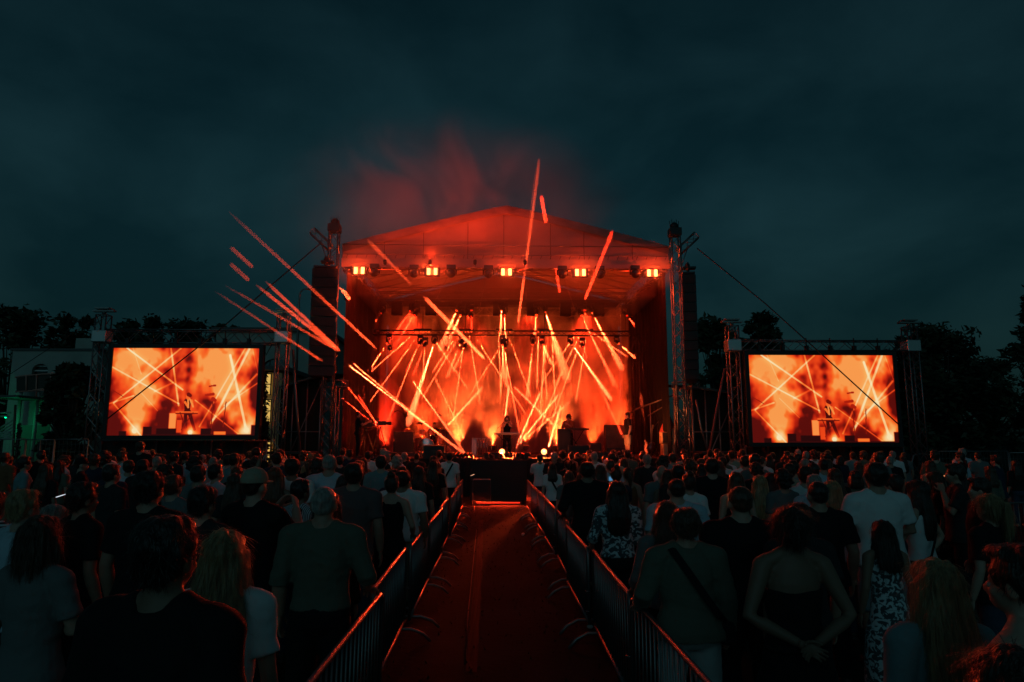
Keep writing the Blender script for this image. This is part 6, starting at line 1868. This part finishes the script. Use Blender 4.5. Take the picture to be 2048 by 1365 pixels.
C(1163, 945, 1.60, 'f', 'long', 'brown', 'blouse', 'grey', 'trousers', 'denim', 'woman with long brown hair and grey blouse right of the big black shirt')
C(1111, 943, 1.54, 'f', 'long', 'brown', 'tee', 'grey', 'trousers', 'denim', 'girl with long hair rimmed red left of the big black shirt')
C(1082, 927, 1.56, 'f', 'long2', 'dark', 'tee', 'white', 'trousers', 'denim', 'woman in white tee with dark strap at the right barrier near the stage', strap=True, Y=15.2)
C(1065, 910, 1.66, 'm', 'short', 'dark', 'tee', 'white', 'trousers', 'denim', 'man in white tee filming, far end of right barrier', Y=19.2, pl='phone', pr='phone', phone=True)
C(1178, 934, 1.66, 'f', 'long', 'black', 'tee', 'charcoal', 'trousers', 'black', 'long black-haired woman in charcoal tee behind the grey blouse')
C(1200, 931, 1.66, 'f', 'long2', 'brown', 'tee', 'black', 'trousers', 'black', 'brown-haired woman in black tee above the patterned blouse')
t = C(1232, 936, 1.66, 'f', 'bun', 'dark', 'tee', 'navy', 'trousers', 'black', 'woman with hair bun holding up a blue lit phone', pl='phone', pr='phone', phone=(.15, .45, .8))
C(1323, 930, 1.70, 'm', 'bald', 'dark', 'tee', 'grey', 'trousers', 'denim', 'shaven-headed man in grey tee before the right stage corner', Y=9.9)
C(1335, 941, 1.64, 'f', 'long', 'brown', 'tank', 'white', 'trousers', 'denim', 'woman with long hair and white sleeveless top beside the grey tee')
C(1355, 931, 1.72, 'm', 'short', 'black', 'tee', 'charcoal', 'trousers', 'black', 'black-haired man in charcoal tee above the wide pale blue tee')
C(1377, 949, 1.64, 'f', 'bun', 'dark', 'tee', 'white', 'trousers', 'denim', 'woman with hair bun and white tee right of the wide pale blue tee')
C(1422, 918, 1.80, 'm', 'short', 'dark', 'tee', 'black', 'trousers', 'black', 'tall man in black tee below the slanting brace pole', wide=1.1)
C(1380, 922, 1.74, 'm', 'curly', 'brown', 'tee', 'black', 'trousers', 'black', 'curly-haired person in black tee below the right stage tower')
C(1438, 923, 1.66, 'f', 'long', 'brown', 'tee', 'charcoal', 'trousers', 'black', 'long-haired woman rimmed red right of the tall black tee')
C(1488, 912, 1.80, 'm', 'short', 'dark', 'tee', 'white', 'trousers', 'denim', 'man in white tee at the foot of the right screen\'s left tower', Y=13.0)
C(1512, 929, 1.68, 'f', 'curly', 'dark', 'tee', 'black', 'trousers', 'black', 'curly dark-haired woman beside the white tee at the screen tower')
C(1471, 946, 1.66, 'f', 'long', 'brown', 'tank', 'black', 'trousers', 'black', 'woman with long brown hair and black top behind the cropped big man')
C(1478, 972, 1.72, 'm', 'cropped', 'brown', 'tee', 'black', 'trousers', 'black', 'big cropped-hair man in black tee, right half', wide=1.18)
C(1518, 952, 1.62, 'f', 'long', 'blond', 'blouse', 'grey', 'trousers', 'denim', 'blond woman with long straight hair in grey blouse, right half')
C(1566, 943, 1.68, 'f', 'curly', 'black', 'tee', 'grey', 'trousers', 'denim', 'woman with big black curls and light grey tee, right half')
C(1540, 947, 1.62, 'f', 'long', 'dark', 'tee', 'charcoal', 'trousers', 'black', 'dark straight-haired woman between the blond hair and black curls')
C(1584, 922, 1.74, 'm', 'short', 'dark', 'tee', 'teal', 'trousers', 'denim', 'man in teal tee below the left part of the right screen')
C(1609, 933, 1.74, 'm', 'short', 'dark', 'tee', 'white', 'trousers', 'denim', 'dark-haired man in white tee below the right screen', rz=-10)
C(1636, 933, 1.68, 'm', 'bald', 'dark', 'tee', 'blue', 'trousers', 'denim', 'small bald man in pale blue tee below the right screen', rz=-30, Y=13.5)
C(1626, 950, 1.66, 'm', 'short', 'grey', 'tee', 'blue', 'trousers', 'denim', 'grey-haired man in pale blue tee with black strap', strap=True)
C(1633, 963, 1.70, 'm', 'cropped', 'dark', 'tee', 'black', 'trousers', 'black', 'cropped-hair man in black tee behind the bare-shouldered woman', wide=1.15)
C(1662, 963, 1.62, 'f', 'long', 'blond', 'tee', 'blue', 'trousers', 'denim', 'blond woman with long hair right of the cropped black tee')
C(1668, 938, 1.66, 'f', 'long', 'brown', 'tee', 'black', 'trousers', 'black', 'long brown-haired woman in black tee left of the tall white tee')
t = C(1577, 1016, 1.66, 'f', 'updo', 'dark', 'strapless', 'black', 'long_skirt', 'black', 'bare-shouldered woman with pinned hair and black strapless top, arms behind her', pl='behind', pr='behind', wide=1.1)
C(1594, 1008, 1.62, 'm', 'short', 'dark', 'tee', 'charcoal', 'trousers', 'black', 'dark head showing just right of the bare-shouldered woman')
C(1748, 927, 1.84, 'm', 'short', 'dark', 'tee', 'white', 'shorts', 'teal', 'tall man in white tee and pale shorts, right half', wide=1.12, pl='crossed', pr='crossed')
C(1783, 950, 1.68, 'm', 'short', 'dark', 'tee', 'navy', 'trousers', 'denim', 'man in navy tee looking left beside the tall white tee', rz=40)
C(1832, 963, 1.66, 'f', 'long', 'dark', 'tank', 'white', 'trousers', 'denim', 'dark-haired woman in white tank top with thin strap leaning left', rz=38, strap=False, pl='chin', pr='hip')
C(1868, 945, 1.66, 'f', 'bob', 'brown', 'tee', 'black', 'trousers', 'black', 'woman with brown bob in profile behind the white tank top', rz=65)
C(1907, 928, 1.78, 'm', 'short', 'dark', 'tee', 'charcoal', 'trousers', 'black', 'man in charcoal tee turned left drinking near the right border', rz=70, pl='mic')
C(1916, 953, 1.62, 'f', 'bob', 'dark', 'tee', 'black', 'skirt', 'plaid', 'woman with plaid skirt turned left near the right border', rz=50)
C(1955, 956, 1.68, 'm', 'short', 'dark', 'tee', 'black', 'trousers', 'black', 'man in black tee in profile near the right border', rz=70)
C(1975, 990, 1.62, 'f', 'pony', 'blond', 'tee', 'black', 'trousers', 'denim', 'fair-haired woman with low tied hair and black tee by the right barrier', rz=20)
C(1764, 1043, 1.42, 'f', 'long2', 'dark', 'tank', 'floral', 'long_skirt', 'floral', 'girl with dark hair in a pale patterned dress before the tall white tee')
C(1868, 1122, None, 'f', 'long', 'blond', 'blouse', 'teal', 'trousers', 'pale', 'long fair-haired woman rimmed orange nearest the lower right corner', Y=2.75, skin=0)
C(2012, 1299, None, 'f', 'bob', 'dark', 'tee', 'black', 'trousers', 'black', 'dark head rising from the bottom right corner', Y=1.75)
C(2030, 1092, 1.70, 'm', 'short', 'dark', 'tank', 'black', 'trousers', 'black', 'bare-armed person in profile cut by the right border', rz=35)
# pale lit phones held in the left crowd
def small_phone(px, py, Y, lab, col=(.8, .9, 1), e=.8):
    p = P(px, py, Y); t = thing('phone', lab, 'phone', p); t.rotation_euler = (-1.25, 0, -.9)
    MB().box((0, 0, 0), (.07, .009, .14), bev=.004).build('case', BLACK, t)
    MB().box((0, -.0062, 0), (.062, .001, .126)).build('screen', mat('phone_white_%d' % int(e * 10), (.02, .02, .02), emit=col, estr=e), t)
small_phone(129, 991, 6.2, 'small lit phone held by the long-haired woman in black, left')
small_phone(341, 978, 8.4, 'tiny lit phone seen between two dark heads, left half', (1, .6, .35), .6)
small_phone(1886, 955, 9.8, 'tiny orange lit phone beside the drinking man, right', (1, .4, .15), .9)
small_phone(945, 951, 19.5, 'tiny white lit phone at the far end of the left barrier', (1, .9, .8), .6)

# ------------------------------------------------------------------ the rest of the crowd: smaller heads toward the stage
random.seed(11)
EXPL = [q for q in USED]
fill = []
tries = 0
ROWS = [9.0, 10.3, 11.6, 12.9, 14.2, 15.5, 16.8, 18.0, 19.2, 20.4, 21.2]
for Y in ROWS:
    x = -(990 + 10) * Y / F
    while x < (1900 - 988) * Y / F + (.4 if Y > 12 else 0):
        x += random.uniform(.72, 1.5) if Y < 14 else random.uniform(.62, 1.15)
        if -1.3 < x < 1.45: continue
        px = 988 + x * F / Y
        if px < 190 and random.random() < .6: continue
        if px > 1700 and random.random() < .45: continue
        yy = Y + random.uniform(-.3, .3)
        if any(abs(x - a) < .42 and abs(yy - b) < .55 for a, b in EXPL): continue
        # leave the tall screen towers' feet free
        if any(abs(x - a) < .5 and abs(yy - b) < .5 for a, b, *_ in fill): continue
        fill.append((x, yy))
random.shuffle(fill)
fill = fill[:165]
HD = dict(short='short', long='long', bob='bobbed', pony='tied', bun='pinned', curly='curly', cropped='cropped')
TOPW = dict(black='black', charcoal='charcoal', grey='grey', white='white', blue='pale blue', navy='navy', olive='olive', teal='teal', rust='rust', beige='beige', mauve='mauve', pink='pink')
recs = []
for (x, y) in fill:
    sex = random.choice('mmf' if y > 14 else 'mf')
    if sex == 'm':
        hair = random.choice(['short', 'short', 'short', 'cropped', 'curly']); top = random.choice(['tee', 'tee', 'shirt'])
        pose = random.choice([('relax', 'relax')] * 3 + [('crossed', 'crossed'), ('pocket', 'pocket'), ('hip', 'relax'), ('chin', 'relax'), ('relax', 'mic')])
        H = random.uniform(1.68, 1.84)
    else:
        hair = random.choice(['long', 'long', 'long2', 'bob', 'pony', 'bun']); top = random.choice(['tee', 'tank', 'blouse'])
        pose = random.choice([('relax', 'relax')] * 2 + [('crossed', 'crossed'), ('hip', 'relax'), ('phone', 'phone'), ('relax', 'chin')])
        H = random.uniform(1.56, 1.70)
    hc = random.choice(['black', 'dark', 'dark', 'brown', 'brown', 'blond'] if sex == 'f' else ['black', 'dark', 'dark', 'brown', 'grey'])
    tc_ = random.choice(['black', 'black', 'black', 'charcoal', 'charcoal', 'navy', 'grey', 'white', 'blue', 'olive', 'teal', 'rust', 'mauve', 'beige'])
    bot = random.choice(['trousers', 'trousers', 'shorts']); bc = random.choice(['denim', 'black', 'grey', 'beige'])
    recs.append((x, y, H, sex, hair, hc, top, tc_, bot, bc, pose, random.choice([random.uniform(-20, 20)] * 3 + [random.uniform(-75, 75)])))
# labels: look first, then the place along the aisle among those who look alike
from collections import defaultdict
same = defaultdict(list)
for i, r in enumerate(recs):
    side = 'left' if r[0] < 0 else 'right'
    kind = 'long' if r[4] in ('long', 'long2') else r[4]
    same[(side, kind, r[5], r[7], r[6])].append(i)
TW = dict(tee='tee', shirt='shirt', tank='sleeveless top', blouse='blouse')
HW = dict(grey='grey', black='black', dark='dark', brown='brown', blond='blond')
labs = {}
for (side, kind, hc, tc_, top), ids in same.items():
    ids.sort(key=lambda i: recs[i][1])
    for n_, i in enumerate(ids):
        base = f'person with {HD[kind]} {HW[hc]} hair in {TOPW[tc_]} {TW[top]}'
        far = 'near the stage' if recs[i][1] > 16.5 else ('in mid crowd' if recs[i][1] > 12 else 'in the nearer crowd')
        if len(ids) == 1: labs[i] = f'{base}, {side} of the aisle'
        else: labs[i] = f'{base}, {ordinal(n_ + 1)} nearest such {side} of aisle'
for i, (x, y, H, sex, hair, hc, top, tc_, bot, bc, pose, rz) in enumerate(recs):
    person(V((x, y, 0)), H, DEG(rz), sex, hair, hc, top, tc_, bot, bc, pose[0], pose[1], labs[i], near=False, skin=i % 3, shoes=False, seed=i % 2)

# ------------------------------------------------------------------ the people on the stage
def performer(px, Y, H, rz, lab, *a, **k):
    return person(V((P(px, 900, Y).x, Y, ZD)), H, DEG(rz), *a, label=lab, near=False, group=None, **k)
t = performer(1014, 29.6, 1.74, 180, 'singer in dark sleeveless top behind the keyboard, both hands at the microphone', 'f', 'bob', 'brown', 'tank', 'black', 'trousers', 'black', pl='mic', pr='mic', skin=0)
q = t.location + V((0, -.20, 1.50))
mth = thing('microphone', 'microphone held to the singer\'s mouth in both hands', 'microphone', q)
MB().path([(0, .03, -.12), (0, 0, -.02), (0, -.0, .0)], [.012, .015, .016], 10).build('grip', BLACK, mth)
MB().ell((0, .0, .02), (.024, .024, .028)).build('mesh_head', CHROME, mth)
performer(716, 27.0, 1.84, -80, 'camera operator in black bending over a video camera at the stage\'s left edge', 'm', 'short', 'black', 'tee', 'black', 'trousers', 'black', pl='cam', pr='cam', skin=1)
performer(1256, 28.6, 1.84, 100, 'man in black tee and pale shorts standing on the right half of the stage', 'm', 'short', 'dark', 'tee', 'black', 'shorts', 'beige', pl='relax', pr='relax', skin=0)
performer(1138, 31.3, 1.84, 150, 'keyboard player with curly hair bending over the keys right of the singer', 'm', 'curly', 'dark', 'shirt', 'rust', 'trousers', 'black', pl='cam', pr='cam', skin=1)
performer(868, 31.45, 1.50, 180, 'drummer half hidden behind the drum kit', 'm', 'short', 'dark', 'tee', 'black', 'trousers', 'black', pl='cam', pr='cam', skin=1)
